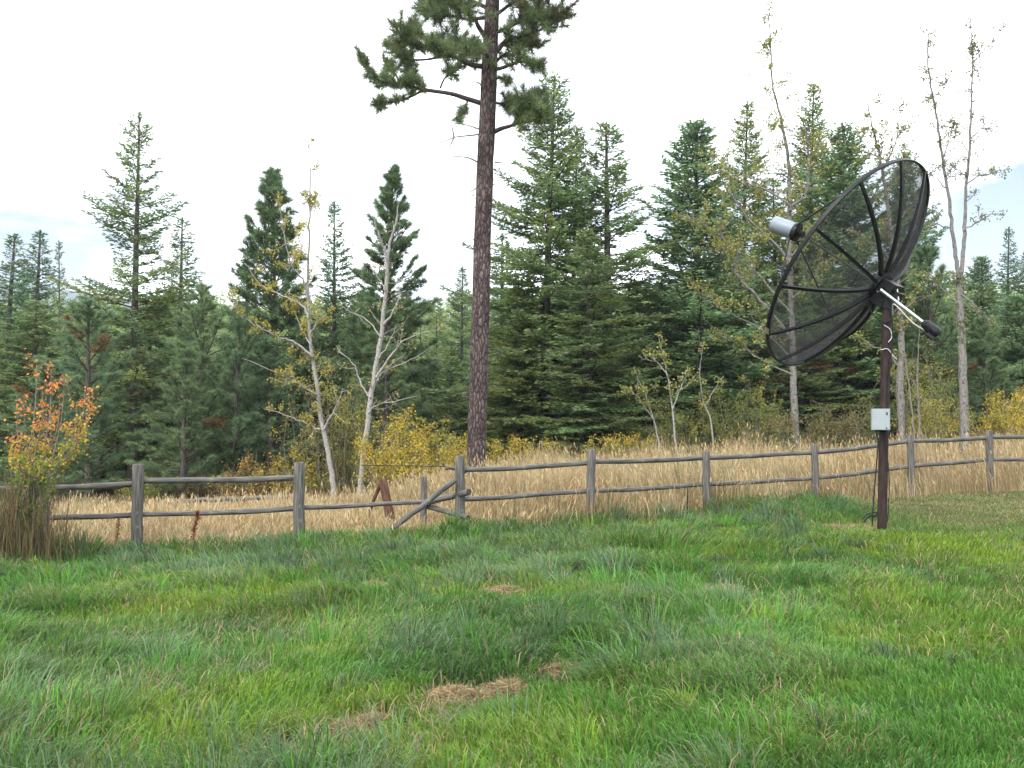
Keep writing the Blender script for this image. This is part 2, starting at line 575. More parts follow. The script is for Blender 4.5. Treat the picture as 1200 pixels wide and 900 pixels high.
def pine(seed, H, R, zb, base=(.06, .105, .04), nbr=None, el0=5, el1=55, shape=.6, tufts=1.0, k=22, ln=.17, w=.015, r0=None, gap=.1, dead=.0, round_=.25):
    rng = np.random.default_rng(seed)
    tm, tp = trunk_mesh(H, r0 or H * .0145, rng)
    cr = MB(); limbs = cr; cr.mi = 1
    PP, DD, SS, CC = [], [], [], []
    nbr = int((nbr or (H - zb) / .125) * 1.35); k = int(k * 1.7); R = R * 1.12
    az = rng.uniform(0, 6.28)
    for i in range(nbr):
        t = min(max((i + rng.uniform(-.4, .4)) / nbr, 0), .985)
        z = zb + (H - .15 - zb) * t
        az += 2.4 + rng.uniform(-.5, .5)
        if rng.random() < gap:
            continue
        L = R * (1 - t) ** shape * (1 - round_ + round_ * min(1, t / .25)) * rng.uniform(.62, 1.12) + .12
        el = math.radians(el0 + (el1 - el0) * t + rng.normal() * 13)
        s = np.linspace(0, 1, 7)
        hd = np.array([math.cos(az), math.sin(az), 0])
        x0 = np.array([np.interp(z, tp[:, 2], tp[:, 0]), np.interp(z, tp[:, 2], tp[:, 1]), z])
        up = rng.uniform(.15, .4)
        pts = x0 + hd * (s * L * math.cos(el))[:, None] + np.array([0, 0, 1.0]) * (s * L * math.sin(el) + up * L * s ** 2.2 * .6)[:, None]
        tube(limbs, pts, .007 + .013 * L * (1 - s * .9), 3, cap=False)
        ns = max(2, int(L / .13 * tufts))
        tt = rng.uniform(.25, 1.0, ns)
        bp = np.stack([np.interp(tt, s, pts[:, q]) for q in range(3)], 1)
        tg = norm(np.gradient(pts, axis=0))
        bt = norm(np.stack([np.interp(tt, s, tg[:, q]) for q in range(3)], 1))
        sd = norm(np.cross(bt, [0, 0, 1.0])) * np.where(rng.random((ns, 1)) < .5, 1, -1)
        td = norm(bt * rng.uniform(.5, 1, (ns, 1)) + sd * rng.uniform(.2, 1, (ns, 1)) + np.array([0, 0, 1.0]) * rng.uniform(-.45, .8, (ns, 1)))
        tl = np.clip((.38 * (1 - tt) * L + .12) * rng.uniform(.6, 1.2, ns), .08, .6)
        b = np.array(base)
        if rng.random() < dead * (1 - t) * 1.6:
            b = np.array((.17, .10, .045))
        b = b * rng.uniform(.8, 1.2)
        tuft(PP, DD, SS, CC, rng, bp + td * tl[:, None], td, k, ln, b)
        tuft(PP, DD, SS, CC, rng, bp + td * tl[:, None] * .55, td, int(k * .7), ln, b * .92)
        for a_, b_ in zip(bp[::2], (bp + td * tl[:, None])[::2]):
            tube(limbs, np.stack([a_, b_]), [.008, .005], 3, cap=False)
        tuft(PP, DD, SS, CC, rng, pts[-1:], tg[-1:], k, ln, b)
    top = np.array([[tp[-1, 0], tp[-1, 1], H - .12]])
    for q in range(4):
        tuft(PP, DD, SS, CC, rng, top - np.array([[0, 0, .16 * q]]), np.array([[0, 0, 1.0]]), k * 2, ln, base)
    cr.mi = 0
    spikes(cr, np.concatenate(PP), np.concatenate(DD), np.concatenate(SS), w, rng, np.concatenate(CC))
    return tm, cr


def make_tree(name, kindlab, parts, mats, loc, rz=0, s=1, sz=None, group=None, cat='tree'):
    r = thing(name, kindlab, cat, loc, group)
    r.rotation_euler = (0, 0, rz); r.scale = (s, s, sz or s)
    tm, cr = parts
    tm.build('trunk', mats[0], r, True, False)
    cr.build('crown', (mats[2], mats[1]), r, True)
    return r


FIRM = (M['firbark'], M['limb'], M['fir'])
PINM = (M['firbark'], M['limb'], M['pine'])
G_C = 'conifers of the wood behind the fence'


def topz(py, Y):
    return 1.6 + (490 - py) * Y / FPX


PROTO = {}; USED = {}


def plant(kind, px, py, Y, R, label, lean=0, rz=None):
    """kind: prototype key (built at its own real size the first time), then copies scaled to the wanted height and spread"""
    X = (px - 600) * Y / FPX
    z = float(gz0(X, Y))
    H = topz(py, Y) - z
    fn, name, mats, Hp, Rp = KINDS[kind]
    rz = (px * 1.7 + Y * 3.1) % 6.28 if rz is None else rz
    R = R * (1.28 if 'young' in kind else 1.3 if 'pond' in kind else 1.25)
    loc = (X, Y, z)
    USED[kind] = USED.get(kind, 0) + 1
    key = (kind, USED[kind] % 3)
    if key not in PROTO:
        r = make_tree(name, label, fn(key[1]), mats, loc, rz, R / Rp, H / Hp, G_C)
        PROTO[key] = r
    else:
        r = dup(PROTO[key], loc, label, rz, R / Rp, H / Hp, G_C)
    r.rotation_euler = (math.radians(1.6 * math.sin(px * 1.3)), math.radians(1.4 * math.cos(px * 2.1)), rz)
    return r


FG = (.124, .178, .070); FB = (.106, .164, .084); FY = (.146, .190, .066)
PG = (.115, .178, .08); PY = (.075, .12, .042)
KINDS = {
    'open': (lambda s=0: fir(1 + s * 50, 12.5, 2.3, .9, FG, gap=.25, el0=-8, el1=45, shape=.72, nb=135, den=.95), 'fir_tree', FIRM, 12.5, 2.3),
    'dense': (lambda s=0: fir(2 + s * 50, 12, 2.3, .9, FG, gap=.08, shape=.70, nb=165), 'fir_tree', FIRM, 12, 2.3),
    'dense2': (lambda s=0: fir(3 + s * 50, 12, 2.1, .8, FY, gap=.12, shape=.62, nb=150), 'fir_tree', FIRM, 12, 2.1),
    'blue': (lambda s=0: fir(4 + s * 50, 11, 1.8, 1.0, FB, gap=.15, shape=.9, nb=120), 'fir_tree', FIRM, 11, 1.8),
    'spire': (lambda s=0: fir(5 + s * 50, 9, 1.2, 1.0, FB, gap=.25, shape=.95, nb=85, den=.8), 'fir_tree', FIRM, 9, 1.2),
    'deadlow': (lambda s=0: fir(6 + s * 50, 11, 2.0, 1.3, FG, gap=.15, shape=.75, nb=120, dead=.12), 'fir_tree', FIRM, 11, 2.0),
    'small': (lambda s=0: fir(7 + s * 50, 7, 1.6, .4, FG, gap=.1, shape=.8, nb=85), 'fir_tree', FIRM, 7, 1.6),
    'pond': (lambda s=0: pine(11 + s * 50, 10, 1.5, 2.2, PG, shape=.68, round_=.25, el0=0, el1=58, tufts=1.7, k=22, nbr=140, ln=.165, w=.012, gap=.05), 'pine_tree', PINM, 10, 1.5),
    'pond2': (lambda s=0: pine(12 + s * 50, 10, 1.5, 2.6, PG, shape=.74, round_=.3, el0=-5, el1=60, tufts=1.6, k=22, nbr=125, ln=.165, w=.012, gap=.1), 'pine_tree', PINM, 10, 1.5),
    'young': (lambda s=0: pine(13 + s * 50, 7, 1.8, .5, (.128, .20, .10), shape=.55, el0=15, el1=60, tufts=1.35, k=26, ln=.17, w=.011, dead=.015), 'pine_tree', PINM, 7, 1.8),
    'young2': (lambda s=0: pine(14 + s * 50, 7, 1.7, .7, (.14, .205, .095), shape=.6, el0=10, el1=60, tufts=1.35, k=26, ln=.17, w=.011, dead=.015), 'pine_tree', PINM, 7, 1.7),
    'full': (lambda s=0: fir(15 + s * 50, 11, 2.1, .7, (.108, .175, .078), gap=.05, shape=.58, nb=185, el0=-2, el1=58), 'pine_tree', PINM, 11, 2.1),
}

TREES = [
    # left
    ('open', 157, 130, 36, 2.5, 'tall dark fir with open layered branches standing alone against the sky, left of the wood'),
    ('blue', 206, 252, 39, 1.9, 'narrow fir close behind the right side of the tall open fir'),
    ('blue', 4, 272, 44, 2.6, 'dark bluish fir at the far left edge of the photo'),
    ('blue', 37, 268, 46, 2.4, 'dark bluish fir between the fir at the left edge and the thin spindly fir'),
    ('spire', 73, 281, 43, .75, 'thin spindly pale fir rising left of the tall open fir'),
    ('dense', -32, 318, 40, 2.3, 'broad dark fir cut by the left edge, behind the orange leaved shrub'),
    ('dense', 36, 352, 37, 2.3, 'broad low dark fir filling the gap behind the orange leaved shrub'),
    ('young', 106, 352, 31, 1.75, 'soft green young pine below the tall open fir, just right of the orange shrub'),
    ('dense2', 172, 345, 39, 2.2, 'dense dark green fir behind the foot of the tall open fir'),
    ('young2', 236, 332, 31, 1.75, 'soft green young pine with a rounded top, left of the yellow leaved aspen'),
    ('young', 272, 372, 29.5, 1.2, 'small soft young pine with a forked dark stem, right of the round topped young pine'),
    ('pond', 325, 193, 34, 1.55, 'bushy crowned pine with clumped needles behind the yellow leaved aspen'),
    ('blue', 290, 288, 37, 1.3, 'slim dark fir pressed against the left side of the bushy crowned pine'),
    ('blue', 393, 233, 37, 1.6, 'slim pointed fir between the two bushy crowned pines'),
    ('pond2', 449, 193, 33, 1.4, 'bushy crowned pine behind the bare white aspen, left of the tall bare trunk'),
    ('dense2', 420, 345, 38, 1.9, 'low green fir filling the gap below the slim pointed fir'),
    ('small', 352, 375, 36, 1.8, 'low dark fir behind the stem of the yellow leaved aspen'),
    ('young2', 503, 420, 38, 1.7, 'low light green pine right of the bare white aspen, before the far hillside'),
    ('small', 527, 405, 33, 1.2, 'low dark fir just left of the tall bare trunk'),
    ('blue', 541, 312, 39, 1.25, 'grey green fir half hidden by the left side of the tall bare trunk'),
    ('young2', 215, 410, 28.5, 1.2, 'small soft pine standing left of the orange tinted low bush'),
    ('young', 318, 398, 30.5, 1.5, 'soft green young pine under the bushy crowned pine, left of the leaning pale aspen'),
    ('young2', 455, 405, 31, 1.5, 'pale green young pine behind the golden shrub, right of the bare white aspen'),
    ('young', 55, 420, 28, 1.5, 'soft young pine directly behind the orange leaved shrub'),
    # centre
    ('dense', 634, 84, 31.5, 2.4, 'tallest dense fir of the middle clump, right of the tall bare trunk'),
    ('dense2', 668, 148, 33, 1.5, 'fir between the two tallest firs of the middle clump'),
    ('open', 713, 140, 32, 2.7, 'pointed fir on the right of the middle clump, its branches open to the sky'),
    ('blue', 592, 272, 35, 1.6, 'grey green fir showing just right of the tall bare trunk'),
    ('dense', 690, 268, 29.5, 2.0, 'low dense dark fir in front of the middle clump, its skirt above the yellow shrubs'),
    ('dense2', 610, 330, 31, 1.5, 'low dark fir in front of the tallest dense fir'),
    ('small', 742, 392, 32, 1.4, 'small dark fir at the right foot of the middle clump'),
    # right
    ('full', 822, 138, 32.5, 2.9, 'full rounded pine forming the left shoulder of the right hand group'),
    ('dense2', 866, 112, 36.5, 1.8, 'pointed fir rising behind the full rounded pine'),
    ('dense', 947, 92, 37, 2.1, 'tallest dark fir behind the forked pale aspen'),
    ('full', 992, 148, 35.5, 2.3, 'soft green pine between the tallest dark fir and the top of the satellite dish'),
    ('dense2', 908, 205, 38.5, 1.9, 'dark fir filling the gap behind the grey cap of the dish'),
    ('dense2', 782, 372, 34, 1.9, 'low dark fir at the left foot of the full rounded pine'),
    ('dense', 868, 335, 34, 1.9, 'dense low fir behind the leafy limbs of the forked pale aspen'),
    ('deadlow', 935, 345, 33, 1.8, 'fir with brown dead lower branches behind the lower half of the dish'),
    ('deadlow', 985, 320, 34, 1.7, 'fir with brown dead lower branches left of the dish pole'),
    ('full', 1052, 178, 36, 1.9, 'green pine behind the upper right part of the dish'),
    ('young', 1098, 290, 33, 1.6, 'soft green pine behind the left stem of the twin stemmed aspen'),
    ('full', 1150, 300, 39, 1.7, 'green pine just right of the twin stemmed aspen'),
    ('blue', 1178, 266, 46, 1.5, 'small pointed dark fir above the pines at the right edge'),
    ('blue', 1206, 292, 45, 1.6, 'dark fir cut by the right edge of the photo'),
    ('full', 1196, 345, 36, 1.8, 'broad green pine at the right edge above the yellow shrubs'),
    ('young2', 1158, 372, 32, 1.4, 'young pine right of the foot of the twin stemmed aspen'),
    ('deadlow', 1076, 352, 33.5, 1.5, 'shaded fir behind the motor of the dish'),
    ('dense2', 1240, 330, 38, 2.0, 'dense fir standing just beyond the right edge of the photo'),
]
for t in TREES:
    plant(*t[:5], t[5])

# ------------------------------------------------------------------ tall ponderosa in front
def rel(px, py, Y, base):
    return P(px, py, Y) - base


def big_pine():
    Y = 21.0
    b = P(557, 584, Y); b[2] = float(gz0(b[0], Y))
    root = thing('pine_tree', 'tall pine with a long bare reddish trunk rising out of the top of the photo', 'tree', b)
    rng = np.random.default_rng(77)
    pl = [(556.5, 600), (557, 575), (558.5, 520), (561, 440), (563.5, 350), (566.5, 250), (570.5, 150), (574, 70), (577, 0), (581, -90), (583, -190), (584, -270)]
    rd = [.215, .201, .193, .189, .184, .180, .176, .168, .15, .11, .06, .02]
    pts = smooth_poly([rel(x, y, Y, b) for x, y in pl], 5)
    r = np.interp(np.linspace(0, 1, len(pts)), np.linspace(0, 1, len(rd)), rd)
    mb = MB(); tube(mb, pts, r, 26, jit=.05, rng=rng)
    tm_ = mb
    cr = MB(); limbs = cr; cr.mi = 1
    PP, DD, SS, CC = [], [], [], []
    base = (.142, .188, .085)

    def limb(pl, dy, r0, leafy=.35, dens=1.0, twl=.45, lvl=0):
        n = len(pl)
        p = smooth_poly([rel(x, y, Y + dy * i / max(1, n - 1) * 1.0, b) + 0 for i, (x, y) in enumerate(pl)], 4)
        Lt = np.linalg.norm(np.diff(p, axis=0), axis=1).sum()
        s = np.linspace(0, 1, len(p))
        bm_ = MB(); tube(bm_, p, r0 * (1 - .8 * s) + .006, 6)
        bm_.build('branch', M['limb'], root, True, False)
        ns = int(Lt / .05 * dens)
        tg = norm(np.gradient(p, axis=0))
        for q in range(ns):
            u = rng.uniform(leafy, 1)
            a = np.array([np.interp(u, s, p[:, k]) for k in range(3)])
            t0 = np.array([np.interp(u, s, tg[:, k]) for k in range(3)])
            d = norm(t0 * .6 + rng.normal(size=3) * .7 + np.array([0, 0, .35]))
            l = twl * rng.uniform(.35, 1.1)
            e = a + d * l
            tube(limbs, np.stack([a, (a + e) / 2 + [0, 0, -.02], e]), [.011, .008, .006], 4, cap=False)
            bb = np.array(base) * rng.uniform(.8, 1.25)
            if rng.random() < .12:
                bb = np.array((.13, .115, .06))
            tuft(PP, DD, SS, CC, rng, e[None], d[None], 85, .22, bb, .2, .75)
            if l > .25:
                tuft(PP, DD, SS, CC, rng, (a + d * l * .55 + rng.normal(size=3) * .05)[None], norm(d + rng.normal(size=3) * .5)[None], 65, .21, bb, .2, .8)
        tuft(PP, DD, SS, CC, rng, p[-1:], tg[-1:], 40, .21, base, .15, .7)

    limb([(564, 121), (545, 115), (528, 109.7), (497, 105), (469, 98.6), (447, 96), (434, 84), (426, 72)], -.5, .05, .42, .85, .3)
    limb([(497, 105), (483, 112.5), (465, 119), (447, 121), (444, 124)], -.6, .025, .35, 1.0, .2)
    limb([(548, 116), (546, 126), (539, 136), (536, 140)], -.3, .015, .3, .8, .12)
    limb([(469, 98.6), (462, 84), (455, 76)], .5, .02, .3, 1.0, .25)
    limb([(497, 105), (487, 92), (480, 80), (478, 66)], .4, .02, .3, 1.0, .25)
    limb([(516, 103), (521, 92), (530, 84), (541, 74)], .5, .018, .3, .8, .25)
    limb([(567, 78), (553, 76), (539, 69), (522, 63), (505.5, 58), (480.5, 50), (470, 42), (464, 33)], -.7, .055, .3, 1.1, .45)
    limb([(516.7, 66.7), (497, 70), (478, 69), (464, 60), (452.8, 50)], .3, .022, .35, .7, .3)
    limb([(569, 52), (550, 53), (525, 53), (500, 45), (486, 38)], .8, .04, .3, 1.1, .45)
    limb([(569, 44), (560, 30), (555.5, 22), (533, 8), (515, -6), (500, -14)], -.5, .05, .3, 1.2, .5)
    limb([(572, 10), (552, 0), (530, -12), (508, -22)], .6, .045, .3, 1.2, .5)
    limb([(575, 20), (545, 22), (515, 14), (495, 10)], 1.2, .04, .35, 1.2, .45)
    limb([(579, 18), (586, 14), (598, 5), (611, -1), (630, -6), (648, -5)], -.5, .04, .35, 1.1, .45)
    limb([(577, 82), (590, 79), (611, 72), (624, 76), (636, 82)], -.4, .04, .3, 1.0, .35)
    limb([(578, 66), (586, 56), (594, 47), (614, 42), (636, 34), (650, 26), (657, 16)], -.4, .045, .3, 1.2, .45)
    limb([(578, 40), (600, 30), (624, 20), (648, 14)], .8, .04, .35, 1.2, .45)
    limb([(575, 80), (588, 66), (608, 56), (628, 52)], 1.0, .035, .35, 1.0, .4)
    limb([(576, 66), (560, 60), (546, 62)], -1.2, .03, .3, 1.0, .4)
    limb([(578, 92), (590, 92), (596, 96)], -.3, .018, .4, .8, .15)
    limb([(576, 120), (590, 122), (597, 126), (603, 134)], .6, .02, .4, 1.2, .3)
    limb([(577.8, 155), (588, 150.5), (600, 147), (612, 141), (624, 134)], -.3, .05, .5, 1.0, .3)
    limb([(600, 147), (606, 138), (612, 126), (616, 118)], -.4, .025, .25, 2.2, .35)
    limb([(612, 141), (624, 140), (634, 138), (638, 130)], -.1, .022, .25, 2.2, .3)
    limb([(618, 137), (626, 126), (632, 114)], .3, .022, .25, 2.2, .3)
    az = 0
    for q in range(26):   # the upper crown, above the frame
        u = rng.uniform(0, 1)
        yy = -10 - 250 * u
        az += 2.4
        L = 2.2 * (1 - u) ** .7 + .3
        x0 = np.interp(yy, [-270, -190, -90, 0], [584, 583, 581, 577])
        sx = math.cos(az) * L * FPX / Y
        limb([(x0, yy), (x0 + sx * .5, yy - 8), (x0 + sx, yy - 26)], math.sin(az) * L, .045 * (1 - u) + .015, .3, .9, .4)
    for pl, dy in (([(563, 191.7), (552, 186), (544, 184), (532, 183.5), (522, 184.7)], -.4), ([(565, 157), (548, 159), (532, 161), (512, 169), (494, 173.6)], -.3),
                   ([(566, 152), (558, 150), (545, 146), (519, 143)], .2), ([(532, 161), (530, 150), (528, 144)], .1), ([(532, 161), (528, 170), (522, 178)], -.2),
                   ([(566, 215), (556, 222), (550, 226)], -.3), ([(580, 190), (592, 191)], -.2), ([(568, 106), (562, 98), (555, 96), (545, 102)], -.5)):
        p = smooth_poly([rel(x, y, Y + dy * i * .3, b) for i, (x, y) in enumerate(pl)], 4)
        dead = MB(); tube(dead, p, np.linspace(.022, .006, len(p)), 5)
        dead.build('dead_branch', M['twig'], root, True, False)
    for q in range(30):
        yy = rng.uniform(110, 540); x0 = np.interp(yy, [0, 150, 350, 575], [577, 570.5, 563.5, 557]); a = rng.uniform(0, 6.28)
        c = rel(x0, yy, Y, b); d = np.array([math.cos(a), math.sin(a), rng.uniform(-.2, .3)])
        tube(tm_, np.stack([c + d * .14, c + d * rng.uniform(.24, .42)]), [.018, .007], 5, cap=False)
    tm_.build('trunk', M['ponderosa'], root, True, False)
    cr.mi = 0
    spikes(cr, np.concatenate(PP), np.concatenate(DD), np.concatenate(SS), .011, rng, np.concatenate(CC))
    cr.build('crown', (M['pine'], M['limb']), root, True)


big_pine()

# ------------------------------------------------------------------ aspens
def aspen(name, label, Y, basepx, trunks, branches, leafcols, nleaf, barkm, seed, twlen=.7, twdens=2.2, leafw=.055, hang=.1, tipbias=0):
    rng = np.random.default_rng(seed)
    b = P(basepx[0], basepx[1], Y); b[2] = float(gz0(b[0], Y))
    root = thing(name, label, 'tree', b, 'aspens at the edge of the wood')
    lb = MB(); lb.mi = 1; lf = lb
    lines = []
    for pl, r0, r1, dy in trunks:
        pl3 = [rel(x, y, Y + dy * i / len(pl), b) for i, (x, y) in enumerate(pl)]
        p = smooth_poly(pl3, 5); p[1:-1] += rng.normal(size=(len(p) - 2, 3)) * .008
        tk = MB(); tube(tk, p, np.linspace(r0, r1, len(p)) , 10, jit=.06, rng=rng)
        tk.build('trunk' if pl is trunks[0][0] else 'stem', barkm, root, True, False)
        lines.append((p, .35, r1 if r1 < .02 else .02, 1.0))
    for pl, r0, dy in branches:
        n = len(pl)
        p = smooth_poly([rel(x, y, Y + dy * i / max(1, n - 1), b) for i, (x, y) in enumerate(pl)], 5)
        p[1:-1] += rng.normal(size=(len(p) - 2, 3)) * .015
        tk = MB(); tube(tk, p, np.linspace(r0, .006, len(p)), 6, jit=.05, rng=rng)
        tk.build('branch', barkm, root, True, False)
        lines.append((p, .2, .008, 1.3))
    LP = []
    for p, t0, rr, dm in lines:
        s = np.linspace(0, 1, len(p)); Lt = np.linalg.norm(np.diff(p, axis=0), axis=1).sum()
        tg = norm(np.gradient(p, axis=0))
        for q in range(int(Lt * twdens * dm)):
            u = t0 + (1 - t0) * rng.random() ** (1 / (1 + tipbias))
            a = np.array([np.interp(u, s, p[:, k]) for k in range(3)])
            t = np.array([np.interp(u, s, tg[:, k]) for k in range(3)])
            d = norm(t * .5 + rng.normal(size=3) * .75 + np.array([0, 0, .25]))
            l = twlen * rng.uniform(.3, 1.1) * (1.15 - .5 * u)
            c1 = a + d * l * .5 + rng.normal(size=3) * .05 * l; e = a + d * l + np.array([0, 0, rng.uniform(-.05, .2) * l])
            w = smooth_poly([a, c1, e], 4)
            tube(lb, w, np.linspace(.011, .004, len(w)), 4, cap=False)
            k = rng.poisson(nleaf)
            if k:
                uu = rng.uniform(.3, 1.05, k)
                LP.append(a + (e - a) * uu[:, None] + rng.normal(size=(k, 3)) * .055)
            for z_ in range(2):
                d2 = norm(d + rng.normal(size=3) * .7); s2 = a + (e - a) * rng.uniform(.3, .9); e2 = s2 + d2 * l * rng.uniform(.25, .55)
                tube(lb, np.stack([s2, e2]), [.006, .003], 3, cap=False)
                k = rng.poisson(nleaf * .6)
                if k:
                    LP.append(s2 + (e2 - s2) * rng.uniform(.3, 1.1, k)[:, None] + rng.normal(size=(k, 3)) * .04)
    lb.mi = 0
    if LP:
        lp = np.concatenate(LP); n = len(lp)
        ci = rng.integers(0, len(leafcols), n)
        c = np.array(leafcols)[ci] * rng.uniform(.7, 1.25, (n, 1))
        d = norm(rng.normal(size=(n, 3)) + np.array([0, 0, -.5]))
        diamonds(lf, lp, d, leafw * rng.uniform(.7, 1.2, n), leafw * .8, rng, c)
    lb.build('crown', (M['leaf'], barkm), root, True)
    return root


YEL = [(.34, .29, .06), (.28, .26, .07), (.22, .23, .07), (.40, .32, .07)]
YGR = [(.22, .24, .06), (.28, .26, .07), (.16, .20, .06), (.34, .30, .10)]
OLV = [(.14, .16, .075), (.18, .19, .09), (.22, .22, .10)]

aspen('aspen_tree', 'leaning pale aspen with sparse yellow leaves left of the bare white aspen', 27, (393, 590),
      [([(393, 596), (390, 563), (384, 529), (376, 489), (370, 442), (363.5, 399), (361, 344), (362.5, 275), (363.5, 225), (363, 178)], .082, .012, .3)],
      [([(361, 352), (357, 331), (342, 311), (333, 275), (328, 242)], .035, -.6), ([(361, 372), (353, 358), (325, 344), (305.5, 333), (286, 308)], .035, .5),
       ([(366, 418), (346, 402), (330.5, 396), (308, 386), (286, 372), (273.6, 361)], .04, -.8), ([(375, 503), (368, 501), (343, 489), (309, 479)], .03, .6),
       ([(371, 464), (368, 461), (337, 442), (284, 420)], .03, -.4), ([(380, 503), (385, 492), (396, 470), (402, 455)], .03, .3),
       ([(362, 395), (372, 378), (386, 366)], .022, .5), ([(362, 300), (352, 285), (345, 262)], .02, .3), ([(364, 404), (352, 384), (343, 360)], .022, .5)],
      YEL, 20, M['aspen'], 21, .75, 3.0, .064)
aspen('aspen_tree', 'forked nearly bare white aspen standing left of the tall bare pine trunk', 26, (424, 590),
      [([(421, 598), (424, 554), (429, 511), (435, 461), (441, 430), (447.6, 385), (452.8, 330.6), (454, 303)], .085, .045, .2),
       ([(454, 305), (457, 283), (464, 261), (467, 240)], .045, .012, .2), ([(454, 308), (451, 294), (444, 275), (437.5, 255)], .04, .012, -.2)],
      [([(450, 380), (464, 358), (468, 336), (462, 328)], .03, .3), ([(441, 442), (465, 408), (480, 395.6), (516, 386)], .035, -.4), ([(441, 446), (449, 436), (474, 425), (508, 405)], .03, .5),
       ([(434, 466), (430, 461), (420, 442), (415, 427), (396, 411)], .032, .3), ([(431, 485), (440, 476), (468, 469), (490, 464)], .026, -.4), ([(446, 395), (430, 375), (408, 366)], .02, .4),
       ([(452, 340), (445, 328), (438, 318)], .02, .3), ([(444, 420), (458, 396), (466, 380)], .02, .4)],
      YEL, 1.6, M['aspen'], 22, .75, 2.2, .07)
aspen('aspen_tree', 'tall pale aspen with long crooked leafy limbs behind the grey cap of the dish', 27, (933, 545),
      [([(934, 560), (932, 500), (930, 455), (929, 420), (928, 380), (926, 330), (925, 270), (925, 235), (925, 201), (920.6, 167), (913, 132), (905, 97), (903, 50), (901, 18)], .105, .012, .3)],
      [([(926, 248), (929, 242), (942, 230), (948, 210), (946.6, 175), (941, 138), (939, 120)], .05, -.3), ([(927, 315), (913, 291), (884.5, 265), (864, 239), (847, 213), (842.6, 190)], .05, -.5),
       ([(925, 240), (896, 221.6), (867, 210), (844, 187)], .035, .5), ([(928, 398), (900, 362), (878.7, 340), (864, 323), (854, 294), (847, 279), (821, 262), (795, 250.5)], .05, -.7),
       ([(928, 370), (896, 331), (864, 297), (840, 290)], .035, .6), ([(929, 420), (890, 385), (850, 365), (815, 345)], .035, -.3), ([(924, 203), (905, 204), (893, 196)], .02, .4),
       ([(930, 440), (890, 420), (860, 400), (838, 392)], .03, .5), ([(944, 190), (956, 178), (970, 165)], .018, .3), ([(928, 350), (950, 330), (975, 300)], .03, .8), ([(922, 175), (912, 160), (898, 150)], .014, -.3),
       ([(927, 300), (945, 280), (960, 262)], .025, .5)],
      YGR, 18, M['aspengrey'], 23, .95, 3.8, .066)
aspen('aspen_tree', 'grey barked aspen standing directly behind the dish pole', 27, (1057, 545),
      [([(1058, 555), (1057, 505), (1055, 450), (1056, 400), (1054, 350), (1048, 300), (1040, 240), (1032, 190), (1024, 155), (1014, 112)], .115, .012, .2)],
      [([(1044, 270), (1062, 250), (1078, 232)], .03, .4), ([(1034, 200), (1046, 175), (1052, 150), (1046, 125)], .025, -.3), ([(1050, 315), (1030, 290), (1012, 275)], .03, .3),
       ([(1030, 185), (1016, 178), (1004, 172)], .02, .3), ([(1036, 215), (1050, 200), (1066, 190)], .02, .4), ([(1054, 370), (1075, 350), (1095, 345)], .025, -.4), ([(1055, 430), (1035, 410), (1010, 402)], .025, .4)],
      YGR + OLV, 19, M['aspengrey'], 24, .8, 3.2, .075)
aspen('aspen_tree', 'twin stemmed aspen with thin leafy tops against the sky, right of the dish', 25, (1131, 530),
      [([(1131, 545), (1130, 500), (1129, 450), (1127, 400), (1125, 350), (1124, 322)], .118, .072, .1), ([(1124, 326), (1120, 300), (1116, 270), (1112, 235), (1105, 190), (1098, 140), (1091, 100), (1087, 65), (1089, 38)], .055, .012, -.3),
       ([(1126, 326), (1129, 290), (1131, 260), (1132, 220), (1137, 165), (1138, 110), (1140, 70), (1137, 22)], .055, .010, .3)],
      [([(1139, 78), (1148, 64), (1158, 54), (1172, 32)], .018, .2), ([(1137, 165), (1150, 150), (1160, 145)], .02, .3), ([(1104, 190), (1112, 165), (1118, 140)], .018, -.2), ([(1133, 215), (1152, 205), (1170, 200)], .02, .4),
       ([(1110, 225), (1098, 210), (1090, 206)], .018, .3), ([(1116, 270), (1098, 262), (1080, 262)], .018, .2), ([(1130, 270), (1150, 258), (1164, 250)], .02, -.3), ([(1106, 195), (1114, 180), (1122, 150)], .016, .3),
       ([(1126, 345), (1145, 360), (1165, 385)], .022, -.3), ([(1127, 360), (1105, 340), (1092, 322)], .022, .3), ([(1132, 205), (1122, 198), (1112, 194)], .016, -.2), ([(1096, 125), (1104, 108), (1110, 92)], .014, .2)],
      OLV, 12, M['aspengrey'], 25, .5, 4.8, .056, tipbias=.5)

# thin pale saplings and the bare leaning stick behind the pole
def sapling(label, Y, pl, r0, leafcols, nleaf, seed, br=(), bm='aspen'):
    a = aspen('sapling', label, Y, pl[0], [(pl, r0, .006, .2)], [(b, r0 * .5, .2) for b in br], leafcols, nleaf * 1.8, M[bm], seed, .45, 3.4, .065)
    a['group'] = 'saplings at the edge of the wood'
    return a


sapling('thin pale sapling with light leaves left of the full rounded pine, behind the fence', 24, [(795, 545), (792, 520), (787, 470), (780, 430), (772, 395)], .03, YGR, 5, 31, [[(788, 480), (800, 450), (806, 430)], [(782, 440), (770, 425), (750, 418)]])
sapling('slender leafy sapling just left of the thin pale sapling, leaning left', 25, [(775, 540), (768, 500), (757, 465), (742, 430)], .022, YGR, 6, 32, [[(765, 490), (750, 470), (738, 455)]])
sapling('slim crooked sapling standing right of the thin pale sapling', 25.5, [(836, 520), (832, 490), (824, 470), (820, 440), (824, 405)], .022, YGR, 4, 33, [[(826, 475), (838, 455), (848, 440)]])
sapling('bare leaning stick crossing the grey aspen behind the dish pole', 21, [(1074, 545), (1071, 505), (1066, 460), (1062, 425), (1058, 390)], .022, YGR, .0, 34, bm='twig')
sapling('thin dark sapling in the shade between the dish pole and the twin stemmed aspen', 26, [(1078, 540), (1077, 490), (1075, 440), (1078, 380)], .035, OLV, 1.0, 35, bm='twig')

